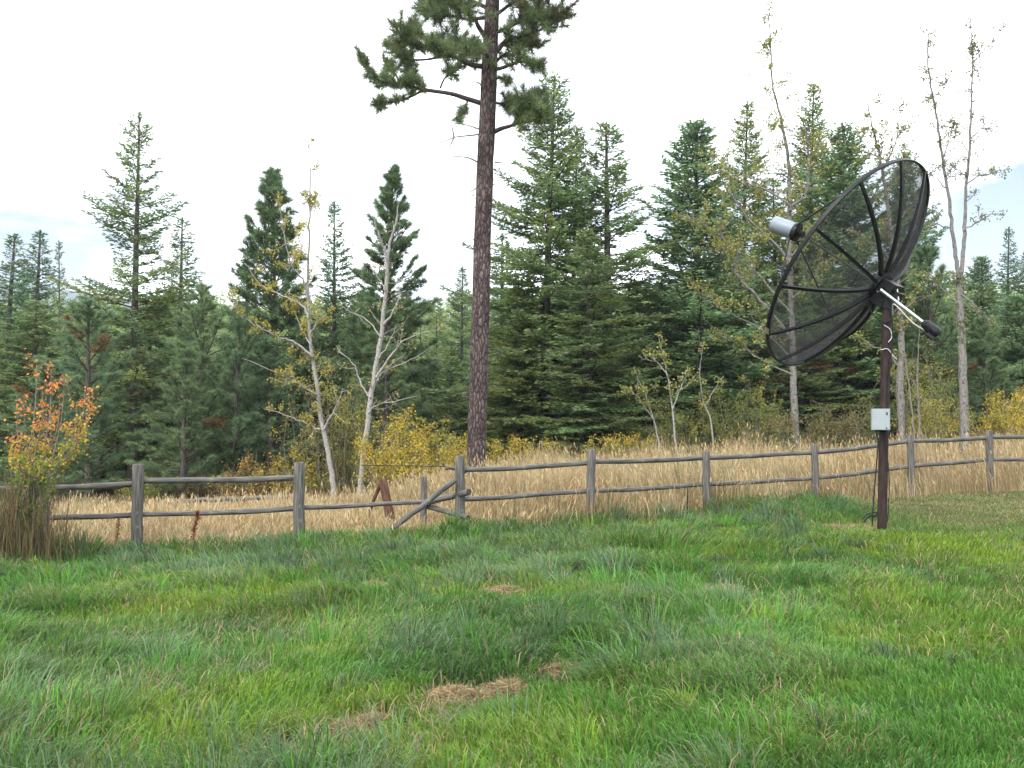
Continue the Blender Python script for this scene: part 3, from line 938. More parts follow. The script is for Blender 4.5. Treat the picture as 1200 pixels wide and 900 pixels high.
# ------------------------------------------------------------------ shrubs
def shrub(label, px, py, Y, H, W, cols, nstem=26, nl=70, seed=0, leafw=.056, bm='twig', name='shrub', bare=.25, spread=1.0):
    rng = np.random.default_rng(seed)
    X = (px - 600) * Y / FPX
    b = np.array([X, Y, float(gz0(X, Y))])
    root = thing(name, label, 'shrub', b, 'shrubs along the wood edge')
    st = MB(); lf = MB(); LP = []
    for i in range(nstem):
        a = rng.uniform(0, 6.28); q = rng.random() ** .6
        s0 = np.array([math.cos(a) * q * W * .25, math.sin(a) * q * W * .25, -.05])
        h = H * rng.uniform(.6, 1.05) * (1 - .25 * q)
        e = np.array([math.cos(a) * q * W * .5, math.sin(a) * q * W * .5, h])
        m = (s0 + e) / 2 + rng.normal(size=3) * .08 * H
        p = smooth_poly([s0, m, e], 5)
        tube(st, p, np.linspace(.016, .004, len(p)), 4, cap=False)
        s = np.linspace(0, 1, len(p))
        for w in range(7):
            u = rng.uniform(bare, 1); c = np.array([np.interp(u, s, p[:, k]) for k in range(3)])
            d = norm(rng.normal(size=3) + np.array([0, 0, .4])); l = rng.uniform(.2, .55) * H * .28
            tube(st, np.stack([c, c + d * l]), [.006, .003], 3, cap=False)
            k = int(nl / 2.8 * rng.uniform(.5, 1.4))
            LP.append(c + d * l * rng.uniform(.2, 1.1, (k, 1)) + rng.normal(size=(k, 3)) * .07)
    st.build('stems', M[bm], root, True, False)
    lp = np.concatenate(LP); n = len(lp)
    patch = vn(lp[:, 0] * 2.2 + 9, lp[:, 2] * 2.2 + seed, seed)
    ci = np.clip((patch * .7 + rng.random(n) * .5) * len(cols) * .85, 0, len(cols) - 1).astype(int)
    c = np.array(cols)[ci] * rng.uniform(.7, 1.25, (n, 1))
    diamonds(lf, lp, norm(rng.normal(size=(n, 3)) + np.array([0, 0, -.3])), leafw * rng.uniform(.7, 1.25, n), leafw * .75, rng, c)
    lf.build('leaves', M['leaf'], root)
    return root


GOLD = [(.18, .19, .045), (.31, .27, .045), (.42, .32, .05), (.46, .31, .05)]
GRNY = [(.10, .14, .04), (.15, .18, .05), (.24, .24, .06), (.32, .28, .06)]
DULL = [(.08, .11, .04), (.11, .14, .05), (.17, .16, .06), (.22, .17, .08)]
BRN = [(.13, .09, .05), (.17, .13, .06), (.10, .12, .05), (.25, .17, .05)]
SH = [
    ('golden leaved shrub between the bare white aspen and the tall bare trunk', 476, 570, 25, 2.6, 2.6, GOLD, 34, 90),
    ('golden shrub touching the left side of the tall bare trunk', 522, 570, 26, 2.0, 1.9, GOLD, 26, 80),
    ('yellow green shrub at the foot of the leaning pale aspen', 405, 575, 28, 3.4, 1.6, GRNY, 22, 60),
    ('tall loose yellow bush behind the lower stem of the leaning pale aspen', 380, 580, 29, 4.6, 2.4, [(.16, .17, .05), (.26, .23, .06), (.34, .27, .06)], 20, 48),
    ('loose yellow bush filling the space between the two pale aspens on the left', 432, 575, 28.5, 3.6, 2.0, GRNY + [(.34, .27, .06)], 20, 55),
    ('small golden bush left of the leaning pale aspen, above the log fence', 335, 585, 28, 2.2, 1.8, GOLD, 20, 45),
    ('yellow shrub low on the right of the tall bare trunk', 605, 560, 28, 1.5, 2.2, GOLD, 24, 70),
    ('low golden shrub right of the dark firs of the middle clump', 722, 555, 26, 1.6, 2.2, GOLD, 26, 80),
    ('dull green and yellow thicket bush behind the three saplings', 790, 550, 28, 2.4, 3.0, GRNY, 30, 80),
    ('green yellow bush in the thicket below the leafy limbs of the tall pale aspen', 872, 545, 28, 3.0, 2.6, GRNY, 30, 85),
    ('dull olive bush just left of the foot of the tall pale aspen', 905, 545, 26.5, 2.0, 1.7, DULL, 24, 70),
    ('brownish bush in the shade right of the foot of the tall pale aspen', 965, 535, 28, 1.9, 2.2, BRN, 26, 70),
    ('yellow speckled bush behind the pole, left of the grey aspen', 1012, 535, 28, 2.2, 1.6, DULL, 24, 70),
    ('yellow green bush between the grey aspen and the twin stemmed aspen', 1098, 530, 27, 2.6, 2.0, GRNY, 28, 80),
    ('golden bush right of the foot of the twin stemmed aspen', 1172, 525, 27.5, 2.4, 2.6, GOLD, 32, 90),
    ('bright yellow bush at the right edge of the wood', 1212, 520, 28, 2.3, 2.0, GOLD, 28, 90),
    ('orange tinted low bush under the young pines on the left', 290, 585, 28, 1.9, 2.0, [(.16, .15, .05), (.3, .2, .05), (.36, .2, .05)], 24, 55),
    ('dull green low bush at the foot of the tall open fir', 180, 590, 29, 1.3, 3.0, GRNY, 26, 70),
    ('reddish brown low bush under the round topped young pine', 232, 590, 29, 1.4, 2.0, BRN, 24, 60),
    ('light green leafy bush behind the right part of the dish', 1072, 470, 29, 4.2, 2.0, GRNY, 24, 70),
]
for i, s_ in enumerate(SH):
    shrub(*s_[:9], seed=100 + i)


def orange_shrub():
    rng = np.random.default_rng(5)
    Y = 12.6
    b = gpt(32, 655); Y = b[1]
    root = thing('autumn_shrub', 'tall slim shrub with orange and red leaves at the left end of the fence', 'shrub', b)
    st = MB(); lf = MB(); gr = MB(); LP = []; CC = []
    tips = [(43, 424), (60, 437), (75, 440), (100, 452), (104, 458), (90, 470), (20, 485), (14, 505), (28, 465), (50, 458), (70, 465), (92, 505), (88, 495), (15, 520), (40, 480), (60, 485), (80, 500), (35, 510), (55, 520), (75, 530), (92, 512), (22, 540), (48, 550), (66, 545)]
    for (x, y) in tips:
        dy = rng.uniform(-.5, .5)
        x0 = 34 + rng.normal() * 10
        p = smooth_poly([P(x0, 658, Y) - b + [0, rng.normal() * .1, 0], P(x0 * .75 + x * .25 + rng.normal() * 4, 570, Y + dy * .4) - b, P(x * .9 + x0 * .1, (y * .6 + 570 * .4), Y + dy * .8) - b, P(x, y, Y + dy) - b], 5)
        tube(st, p, np.linspace(.014, .004, len(p)), 5, cap=False)
        s = np.linspace(0, 1, len(p))
        for w in range(13):
            u = rng.uniform(.2, 1); c = np.array([np.interp(u, s, p[:, k]) for k in range(3)])
            d = norm(rng.normal(size=3) + np.array([0, 0, .3])); l = rng.uniform(.06, .2)
            tube(st, np.stack([c, c + d * l]), [.004, .002], 3, cap=False)
            k = rng.integers(6, 14)
            LP.append(c + d * l * rng.uniform(.2, 1.1, (k, 1)) + rng.normal(size=(k, 3)) * .03)
    lp = np.concatenate(LP); n = len(lp)
    z = lp[:, 2]
    hot = np.clip((z - 1.15) / .65 + rng.normal(size=n) * .38 - .35 * np.clip((lp[:, 0] - .25) / .4, 0, 1), 0, 1)
    c0 = np.array((.16, .22, .045)); c1 = np.array((.42, .32, .04)); c2 = np.array((.56, .22, .06)); c3 = np.array((.50, .16, .11))
    c = np.where(hot[:, None] < .35, c0 + (c1 - c0) * hot[:, None] / .35, c1 + (c2 - c1) * (hot[:, None] - .35) / .65)
    rd = rng.random(n) < .14
    c[rd & (hot > .5)] = c3
    c = c * rng.uniform(.75, 1.2, (n, 1))
    diamonds(lf, lp, norm(rng.normal(size=(n, 3)) + np.array([0, 0, -.6])), rng.uniform(.028, .055, n), .029, rng, c)
    st.build('stems', M['twig'], root, True, False)
    lf.build('leaves', M['leaf'], root)
    # dry brown stalks round the foot
    n = 1150
    p = np.c_[rng.normal(size=n) * .30 - .12, rng.normal(size=n) * .22, np.zeros(n) - .03]
    blades(gr, p, rng.uniform(.25, 1.35, n) * np.exp(-((p[:, 0] + .15) / .75) ** 2), np.full(n, .007), rng.uniform(0, 6.28, n), rng.uniform(.05, .6, n), np.where((rng.random(n) < .4)[:, None], vary(rng, (.11, .12, .05), n, .5, .15), vary(rng, (.15, .105, .06), n, .6, .15)), rng)
    gr.build('dry_stalks', M['straw'], root)


# ------------------------------------------------------------------ grass blades
def blades(mb, p, h, w, az, bend, col, rng, tipc=None):
    n = len(p)
    d = np.stack([np.cos(az), np.sin(az), np.zeros(n)], 1)
    fa = az + rng.uniform(.6, 2.5, n)
    sd = np.stack([np.cos(fa), np.sin(fa), np.zeros(n)], 1)
    up = np.array([0, 0, 1.0])
    hb = (h * bend)[:, None]
    vz = (h * np.sqrt(np.clip(1 - bend ** 2 * .7, .08, 1)))[:, None]
    m1 = p + up * vz * .5 + d * hb * .22
    e = p + up * vz * (1 - .12 * bend[:, None]) + d * hb
    m2 = p + up * vz * .84 + d * hb * .58
    w = w[:, None]
    V = np.stack([p - sd * w * .4, p + sd * w * .4, m1 - sd * w * .5, m1 + sd * w * .5, m2 - sd * w * .38, m2 + sd * w * .38, e], 1).reshape(-1, 3)
    b = np.arange(n)[:, None] * 7
    Q = np.concatenate([b + np.array([0, 1, 3, 2]), b + np.array([2, 3, 5, 4])])
    c = np.repeat(col[:, None], 7, 1)
    if tipc is not None:
        c[:, 5:] = tipc[:, None]
    k = mb.n
    mb.add(V, Q, c.reshape(-1, 3))
    # the tips share the vertices just added
    mb.raw((b + np.array([4, 5, 6])) + k)


orange_shrub()

BARE = []   # (x, y, radius) of the straw patches, in pixels first
for (px, py, r) in ((438, 690, .22), (588, 695, .30), (540, 818, .24), (590, 812, .2), (645, 796, .18), (672, 783, .12), (405, 860, .14), (435, 853, .13), (850, 692, .28), (330, 884, .12), (990, 617, .5), (880, 838, .0)):
    if r > 0:
        g = gpt(px, py); BARE.append((g[0], g[1], r))


def bare(x, y):
    f = np.zeros(len(x))
    for bx, by, r in BARE:
        q = np.hypot(x - bx, (y - by) * .9) / r + (fbm(x * 4.5, y * 4.5, 3, 3) - .5) * 2.2
        f = np.maximum(f, sst(1.25, .35, q))
    return f


def lawn():
    rng = np.random.default_rng(9)
    n = 560000
    ang = rng.uniform(-.68, .68, n)
    r = 3.3 * (21.5 / 3.3) ** (rng.random(n) ** .92)
    x = r * np.sin(ang); y = r * np.cos(ang)
    # gather into tufts
    edge = fence_y(x) + (fbm(x * 1.4, x * 0 + 3, 4) - .5) * .9 + .05 + .7 * rng.random(n) ** 4
    T = lawn_T(x, y)
    ok = (y < edge) & (x > -10.5) & (x < 15)
    bf = bare(x, y)
    ok &= rng.random(n) > bf * .8
    clump = fbm(x * 5.5, y * 5.5, 21, 2)
    ok &= rng.random(n) < .35 + 1.3 * clump
    x, y, r, T, clump, bf = x[ok], y[ok], r[ok], T[ok], clump[ok], bf[ok]
    n = len(x)
    z = gz(x, y)
    left = 1 - .8 * sst(.4, 3.0, x - (y - 5) * .36)
    mown = sst(5.2, 6.8, x) * sst(12.5, 15.0, y)          # short yellow strip by the fence on the right
    h = (.05 + .055 * left + .07 * T * (.4 + .8 * clump) + .05 * clump) * rng.uniform(.55, 1.35, n)
    # ragged long fringe along the fence
    fr = sst(1.3, .1, fence_y(x) - y) * (1 - mown)
    h = h * (1 + .5 * fr * (fbm(x * 1.2, y, 61) * 1.6))
    h = h * (1 - .55 * mown)
    w = .0030 + .00052 * r
    w *= rng.uniform(.7, 1.4, n)
    flow = 6.28 * fbm(x / 2.0, y / 2.0, 31, 2) * 1.5
    az = flow + rng.normal(size=n) * 1.3
    bend = np.clip(.25 + .55 * T * rng.random(n) + .3 * rng.random(n), .05, .92)
    yg = np.array((.22, .34, .042)); gn = np.array((.108, .265, .044)); bl = np.array((.135, .22, .11)); st = np.array((.40, .33, .19)); dk = np.array((.065, .15, .04))
    a = fbm(x / 2.6 + 5, y / 2.6, 41, 3); a2 = fbm(x / .8, y / .8, 47, 2)
    c = gn + (yg - gn) * sst(.37, .64, a * .65 + a2 * .35)[:, None]
    c = c + (dk - c) * (sst(.5, .75, fbm(x / 1.1, y / 1.1, 53, 2)) * .6)[:, None]
    kb = np.clip(T * .4 + sst(.5, .72, fbm(x / 1.7, y / 1.7, 59)) * .3 * left, 0, .8)
    kb = np.clip(kb * (.5 + rng.random(n)), 0, .95)
    c = c + (bl - c) * kb[:, None]
    c = c + (np.array((.27, .25, .11)) - c) * (mown * .9)[:, None]
    ps = .03 + .10 * sst(.55, .75, fbm(x / .6 + 2, y / .6, 69)) + .18 * fr + .16 * mown + .45 * bf + .07 * sst(.55, .7, fbm(x / .9, y / .9, 67))
    isst = rng.random(n) < ps
    c[isst] = st * rng.uniform(.6, 1.1, (isst.sum(), 1))
    c = np.clip(c * (1 + .2 * rng.normal(size=(n, 1))), .01, .7)
    nearb = np.zeros(n)
    for bx, by, rr in BARE:
        nearb = np.maximum(nearb, sst(1.0, .3, np.hypot((x - bx) / (rr * 1.5), (y - by + rr * 1.0) / (rr * 3.0))))
    h = h * (1 - .5 * nearb)
    mb = MB()
    blades(mb, np.c_[x, y, z - .01], h, w, az, bend, c * .68, rng)
    # separate tussocks, each leaning out of its own centre
    nt_ = 5200
    ta = rng.uniform(-.68, .68, nt_); tr = 3.6 * (20 / 3.6) ** (rng.random(nt_) ** .95)
    tx = tr * np.sin(ta); ty = tr * np.cos(ta)
    tl = 1 - .9 * sst(.2, 2.6, tx - (ty - 5) * .36)
    tn = fbm(tx / 1.7 + 3, ty / 1.3, 83, 3)
    mw = sst(5.2, 6.8, tx) * sst(12.5, 15.0, ty)
    keep = (ty < fence_y(tx) - .05) & (tx > -10.5) & (tx < 15) & (rng.random(nt_) < (.12 + .9 * tl * sst(.36, .62, tn)) * (1 - .9 * mw)) & (bare(tx, ty) < .2)
    for bx, by, rr in BARE:
        keep &= ~((np.abs(tx - bx) < rr * 1.2) & (ty < by + rr) & (ty > by - rr * 3.2))
    tx, ty, tr, tl, tn = tx[keep], ty[keep], tr[keep], tl[keep], tn[keep]
    m = len(tx); kb_ = 95
    big = rng.random(m) < .3 * tl
    rad = rng.uniform(.05, .17, m) * (.7 + .6 * tl) * (1 + .7 * big)
    ht = rng.uniform(.10, .23, m) * (1 + .6 * big) * (.55 + .6 * tl) * (1 + .35 * sst(.9, .1, fence_y(tx) - ty))
    lean = 6.28 * fbm(tx / 2.0, ty / 2.0, 31, 2) * 1.5
    q = np.sqrt(rng.random((m, kb_))); aa = rng.uniform(0, 6.28, (m, kb_))
    bx_ = tx[:, None] + np.cos(aa) * q * rad[:, None]; by_ = ty[:, None] + np.sin(aa) * q * rad[:, None]
    lx = np.cos(aa) * q + .55 * np.cos(lean)[:, None] + rng.normal(size=(m, kb_)) * .25; ly = np.sin(aa) * q + .55 * np.sin(lean)[:, None] + rng.normal(size=(m, kb_)) * .25
    baz = np.arctan2(ly, lx)
    bb = np.clip(np.hypot(lx, ly) * .55 + rng.random((m, kb_)) * .3, .05, .93)
    hh = .9 * ht[:, None] * (1.15 - .45 * q) * rng.uniform(.6, 1.25, (m, kb_))
    kind = rng.random(m) + .9 * (tn - .5) + .25 * (tl - .6) + .15 * big
    tc_ = np.where((kind > .72)[:, None], bl * 1.05, np.where((kind > .25)[:, None], gn * 1.05, yg * .95)) * rng.uniform(.68, 1.3, (m, 1))
    cc = np.repeat(tc_[:, None], kb_, 1) * (1 + .22 * rng.normal(size=(m, kb_, 1)))
    isd = rng.random((m, kb_)) < .05 + .10 * rng.random((m, 1)) ** 3
    cc[isd] = st * rng.uniform(.6, 1.0, (int(isd.sum()), 1))
    bx_, by_ = bx_.ravel(), by_.ravel()
    wt = np.repeat((.0030 + .00050 * tr)[:, None], kb_, 1).ravel() * rng.uniform(.8, 1.4, m * kb_)
    blades(mb, np.c_[bx_, by_, gz(bx_, by_) - .01], hh.ravel(), wt, baz.ravel(), bb.ravel(), np.clip(cc.reshape(-1, 3), .01, .7) * .68, rng)
    # flattened dead thatch between the living blades
    k_ = 60000
    qa = rng.uniform(-.68, .68, k_); qr = 3.3 * (20 / 3.3) ** rng.random(k_)
    qx = qr * np.sin(qa); qy = qr * np.cos(qa)
    ok = (qy < fence_y(qx)) & (qx > -10.5) & (qx < 15) & (rng.random(k_) < sst(.42, .68, fbm(qx / .7 + 9, qy / .7, 97)) * (1 - .6 * sst(0, 2.5, qx)))
    qx, qy, qr = qx[ok], qy[ok], qr[ok]; k_ = len(qx)
    blades(mb, np.c_[qx, qy, gz(qx, qy) + rng.uniform(0, .07, k_)], rng.uniform(.05, .16, k_), .003 + .0005 * qr, rng.uniform(0, 6.28, k_), rng.uniform(.7, .96, k_), vary(rng, (.22, .175, .095), k_, .5, .12), rng)
    o = mb.build('lawn_grass', M['grass'])
    tag(o, 'long uneven green lawn grass with bluish tussocks in front of the fence', 'grass', kind='stuff')


lawn()


def dry():
    rng = np.random.default_rng(10)
    n = 215000
    ang = rng.uniform(-.66, .66, n)
    r = 12.6 * (33 / 12.6) ** (rng.random(n))
    x = r * np.sin(ang); y = r * np.cos(ang)
    e = fence_y(x) + (fbm(x * 1.4, x * 0 + 3, 4) - .5) * .9
    ok = (y > e - .55 * rng.random(n) ** 3) & (y < 31 + 2.5 * fbm(x / 3, y / 3, 8)) & (x > -14) & (x < 19)
    x, y, r = x[ok], y[ok], r[ok]; n = len(x)
    near = sst(1.6, .2, y - fence_y(x))
    clump = fbm(x * 1.3, y * 1.3, 71, 3)
    h = (.34 + .56 * clump) * rng.uniform(.5, 1.4, n)
    h *= 1 - .35 * near
    h *= 1 + .16 * sst(-1.5, 3, x)
    h *= .62 + .75 * fbm(x / 1.1 + 4, y / 1.6, 79, 2)
    h *= 1 - .38 * sst(-1, -4.0, x)
    h *= 1 - .55 * sst(-3.4, -2.6, x) * sst(-.2, -.7, x) * sst(18.2, 17.0, y)
    flow = .6 + 2.4 * fbm(x / 2.2, y / 2.2, 75, 2)
    az = flow + rng.normal(size=n) * .9
    lay = sst(-.5, -3, x) * sst(4.5, 1.0, y - fence_y(x))
    bend = np.clip(.10 + .55 * rng.random(n) ** 1.5 + .5 * lay * rng.random(n), .05, .93)
    w = (.0030 + .00024 * r) * rng.uniform(.7, 1.3, n)
    a = fbm(x / 1.5, y / 1.5, 77, 3)
    c0 = np.array((.51, .425, .26)); c1 = np.array((.31, .21, .10)); c2 = np.array((.20, .20, .09))
    c = c0 + (c1 - c0) * sst(.35, .7, a * .5 + .5 * rng.random(n))[:, None]
    gr = (rng.random(n) < .05 + .10 * sst(24, 30, y) + .22 * sst(.55, .75, fbm(x / 1.8, y / 1.8, 73)))
    c[gr] = c2
    c = np.clip(c * (1 + .22 * rng.normal(size=(n, 1))), .03, .8)
    z = gz(x, y)
    mb = MB()
    blades(mb, np.c_[x, y, z - .02], h, w, az, bend, c * .68, rng)
    # seed heads
    k = rng.random(n) < .26
    d = np.stack([np.cos(az[k]), np.sin(az[k]), np.zeros(k.sum())], 1)
    hb = (h[k] * bend[k])[:, None]; vz = (h[k] * np.sqrt(np.clip(1 - bend[k] ** 2 * .7, .08, 1)))[:, None]
    top = np.c_[x[k], y[k], z[k] - .02] + np.array([0, 0, 1.0]) * vz * (1 - .12 * bend[k][:, None]) + d * hb
    hd = norm(d * bend[k][:, None] * 1.3 + np.array([0, 0, .9]) + rng.normal(size=(k.sum(), 3)) * .15)
    diamonds(mb, top - hd * .03, hd, rng.uniform(.07, .16, k.sum()), .009 + .0005 * r[k], rng, vary(rng, (.36, .275, .155), k.sum(), .3, .1))
    o = mb.build('dry_grass', M['straw'])
    tag(o, 'tall dry straw coloured meadow grass between the fence and the wood', 'grass', kind='stuff')


dry()

# ------------------------------------------------------------------ ground
def ground():
    xs = np.r_[np.linspace(-2600, -80, 14), np.linspace(-70, -16, 28), np.arange(-14, 18.01, .16), np.linspace(20, 75, 28), np.linspace(90, 2600, 14)]
    ys = np.r_[np.linspace(-400, -10, 8), np.linspace(-6, 2.5, 8), np.arange(3, 22.01, .16), np.linspace(22.8, 60, 40), np.linspace(64, 200, 35), np.linspace(230, 2950, 18)]
    X, Y = np.meshgrid(xs, ys)
    Z = gz(X, Y)
    V = np.stack([X, Y, Z], -1).reshape(-1, 3)
    ny, nx = X.shape
    i = np.arange(ny - 1)[:, None] * nx + np.arange(nx - 1)[None]
    F = np.stack([i, i + 1, i + nx + 1, i + nx], -1).reshape(-1, 4)
    x, y = V[:, 0], V[:, 1]
    lawnc = np.array((.045, .07, .022)); dryc = np.array((.26, .19, .095)); litter = np.array((.07, .055, .03)); mead = np.array((.05, .075, .03))
    k = sst(-.3, .3, y - fence_y(x))[:, None]
    c = lawnc * (1 - k) + dryc * k
    bf = bare(x, y)[:, None]
    c = c * (1 - bf) + np.array((.15, .108, .058)) * bf
    k = sst(27, 33, y + (fbm(x / 2, y / 2, 2) - .5) * 4)[:, None]
    c = c * (1 - k) + litter * k
    k = sst(55, 90, np.hypot(x, y))[:, None]
    c = c * (1 - k) + mead * k
    mb = MB(); mb.add(V, F, c, smooth=True)
    o = mb.build('ground', M['ground'])
    o['kind'] = 'structure'


ground()

# straw heaps left lying on the lawn
def straw_heap(px, py, w, h, seed, label):
    rng = np.random.default_rng(seed)
    g = gpt(px, py)
    mb = MB()
    # low matted core
    nr, na = 7, 30; w = w * .95; h = h * .8
    V = [[0, 0, h]]
    for i in range(1, nr + 1):
        q = i / nr
        for j in range(na):
            a = j / na * 6.2832
            k = 1 + 1.1 * (vn(np.array([math.cos(a) * 1.7 + seed]), np.array([math.sin(a) * 1.7]), seed)[0] - .5)
            V.append([math.cos(a) * q * w * k, math.sin(a) * q * w * .8 * k, h * (1 - q ** 2) * (1 + .3 * rng.normal() * (q < 1)) - .02 * q])
    V = np.array(V)
    F4 = []
    for i in range(nr - 1):
        for j in range(na):
            a = 1 + i * na + j; b = 1 + i * na + (j + 1) % na
            F4.append([a, a + na, b + na, b])
    n = 2600
    q = np.abs(rng.normal(size=n)) * .8; a = rng.uniform(0, 6.28, n)
    p = np.c_[np.cos(a) * q * w * 1.25, np.sin(a) * q * w, h * np.clip(1 - q ** 2, 0, 1) + rng.uniform(-.01, .03, n)]
    kp = vn(p[:, 0] / w * 2.2 + 5, p[:, 1] / w * 2.2 + 5, seed) > .33 * q + .1
    p = p[kp]; n = len(p)
    d = norm(np.c_[rng.normal(size=(n, 2)), rng.normal(size=n) * .35 + .1])
    L = rng.uniform(.04, .13, n)
    diamonds(mb, p - d * L[:, None] / 2, d, L, .006, rng, vary(rng, (.27, .205, .115), n, .6, .12))
    o = mb.build('straw_heap', M['straw'], loc=g)
    tag(o, label, 'straw heap', 'heaps of dead straw on the lawn')


for a_ in ((438, 690, .17, .05, 1, 'small heap of brown dead grass on the lawn, nearest the fence and furthest left'),
           (590, 696, .20, .05, 2, 'brown heap of dead grass on the lawn straight in front of the tall bare trunk'),
           (536, 820, .17, .05, 3, 'largest straw patch low in the middle of the lawn, left end of the long strip'),
           (598, 811, .14, .035, 4, 'thin middle patch of the long straw strip low on the lawn'),
           (660, 790, .15, .035, 5, 'right end of the long straw strip low on the lawn'),
           (402, 861, .09, .04, 6, 'left one of the two small straw heaps near the bottom of the photo'),
           (436, 854, .09, .05, 7, 'right one of the two small straw heaps near the bottom of the photo'),
           (852, 693, .16, .03, 8, 'flat brown patch of dead grass on the lawn left of the dish pole')):
    straw_heap(*a_)

# ------------------------------------------------------------------ rail fence
def log_pts(a, b, n, rng, wob=.012, sag=.0):
    t = np.linspace(0, 1, n)[:, None]
    p = a * (1 - t) + b * t
    p = p + rng.normal(size=(n, 3)) * wob * np.sin(t * PI) ** .5
    p[:, 2] -= (sag * 4 * t * (1 - t))[:, 0]
    return p


def fence():
    rng = np.random.default_rng(3)
    b = np.array([PXY[3][0], PXY[3][1], float(gz0(*PXY[3]))])
    root = thing('rail_fence', 'weathered grey two rail log fence crossing the meadow behind the lawn', 'fence', b)
    width = [.075, .078, .077, .075, .066, .064, .064, .066, .072, .07]
    leanx = [0, 0, 1, 0, -3.5, 0, 0, .5, 0, 0]
    for i, (px, py, Y) in enumerate(POSTS):
        X = PXY[i][0]
        base = np.array([X, Y, float(gz0(X, Y)) - .3])
        topp = P(px - leanx[i] * .3, py, Y)
        base[0] += -leanx[i] * Y / FPX * -.9
        n = 9
        t = np.linspace(0, 1, n)[:, None]
        p = base * (1 - t) + topp * t
        p[1:-1] += rng.normal(size=(n - 2, 3)) * .004
        rr = width[i] * (1.06 - .1 * t[:, 0]); p = np.concatenate([p, p[-1:] + [[0, 0, .012]]]); rr = np.r_[rr, rr[-1] * .86]
        mb = MB(); tube(mb, p, rr, 14, jit=.04, rng=rng)
        mb.build('post', M['wood'], root, True, False, loc=-b * 0)
        root.children[-1].location = -b
    # rails: pixel pairs, depth pairs; they run on the far side of the posts
    off = .055
    R = [((-26, 573), (160, 567), 0, 1, .047), ((-26, 607), (160, 603.5), 0, 1, .042), ((163, 563.5), (350, 559.5), 1, 2, .047), ((163, 603), (350, 595.5), 1, 2, .042),
         ((352, 595), (500, 588), 2, 2.85, .038),
         ((540, 550.5), (692, 542.5), 3, 4, .043), ((540, 585), (692, 575.5), 3, 4, .042), ((694, 541), (827, 536.2), 4, 5, .046), ((694, 575), (827, 567.3), 4, 5, .040),
         ((829, 536.5), (954, 530.5), 5, 6, .044), ((829, 567.3), (954, 560.5), 5, 6, .042), ((956, 530), (1066, 517), 6, 7, .046), ((956, 560), (1066, 546.5), 6, 7, .043),
         ((1067, 516.7), (1159, 513), 7, 8, .046), ((1067, 546), (1159, 538), 7, 8, .044), ((1160, 512), (1262, 511.5), 8, 9, .046), ((1160, 538.5), (1262, 537), 8, 9, .043)]
    for (a, c, i, j, r) in R:
        Ya = np.interp(i, range(10), PXY[:, 1]) + off; Yc = np.interp(j, range(10), PXY[:, 1]) + off
        pa, pc = P(*a, Ya), P(*c, Yc)
        mb = MB(); p = smooth_poly(log_pts(pa, pc, 4, rng, .006, .014), 4); 
        k = rng.uniform(.86, 1.0); q = np.linspace(1, k, len(p)) if rng.random() < .5 else np.linspace(k, 1, len(p))
        tube(mb, p, r * .92 * q, 10, jit=.03, rng=rng)
        o = mb.build('rail', M['wood'], root, True, False); o.location = -b
    Y3 = POSTS[3][2]
    # the short second post and the crossing poles of the old stile
    x = P(496.5, 588, 15.5)
    mb = MB(); tube(mb, np.stack([[x[0] - .01, 15.5, float(gz0(x[0], 15.5)) - .3], P(497, 570, 15.5), P(496.3, 559, 15.5), P(496.3, 558, 15.5)]), [.055, .05, .047, .035], 12, jit=.04, rng=rng)
    o = mb.build('short_post', M['wood'], root, True, False); o.location = -b
    for nm, (a, Ya), (c, Yc), r in (('diagonal_brace', ((440, 634), 14.35), ((534, 562), 14.56), .046), ('thin_brace', ((534, 562), 14.85), ((556, 546), 14.95), .017),
                                    ('crossing_pole', ((494, 590), 15.6), ((549.5, 576.5), 14.45), .05), ('crossing_pole', ((499, 592.5), 15.65), ((548.5, 606.8), 14.48), .042),
                                    ('rail_stub', ((522, 548.5), 14.72), ((540, 548.5), 14.80), .028)):
        mb = MB(); pa, pc = P(*a, Ya), P(*c, Yc)
        p = log_pts(pa, pc, 10, rng, .006)
        tube(mb, p, np.linspace(r, r * .92, 10), 10, jit=.05, rng=rng)
        o = mb.build(nm, M['wood'], root, True, False); o.location = -b
        if nm == 'crossing_pole':
            e = norm(p[-1] - p[-2]); mb = MB()
            tube(mb, np.stack([p[-1] + e * .001, p[-1] + e * .006]), [r * .86, r * .84], 12)
            q = mb.build('cut_end', M['endwood'], o, True, False)
    mb = MB(); tube(mb, smooth_poly([P(424, 545.5, 15.6), P(455, 545.8, 15.4), P(490, 546, 15.1), P(538, 547, 14.75)], 5), .007, 5)
    o = mb.build('wire', M['cable'], root, True, False); o.location = -b


fence()


def rear_fence():
    rng = np.random.default_rng(4)
    Y = 20.0
    b = P(330, 600, Y); b[2] = float(gz0(b[0], Y))
    root = thing('low_rail_fence', 'low old rail half hidden in dry grass behind the left part of the log fence', 'fence', b)
    mb = MB(); tube(mb, log_pts(P(196, 588, Y + .3), P(352, 581, Y), 12, rng, .012), .045, 8, jit=.06, rng=rng)
    mb.build('rail', M['wood'], root, True, False).location = -b
    for px, py, mt in ((205, 584, 'wood'), (327, 575, 'rust')):
        p = P(px, py, Y + .1); mb = MB()
        tube(mb, np.stack([[p[0], p[1], float(gz0(p[0], p[1])) - .2], p - [0, 0, .02], p]), [.05, .045, .03], 8, jit=.06, rng=rng)
        mb.build('post', M[mt], root, True, False).location = -b


rear_fence()


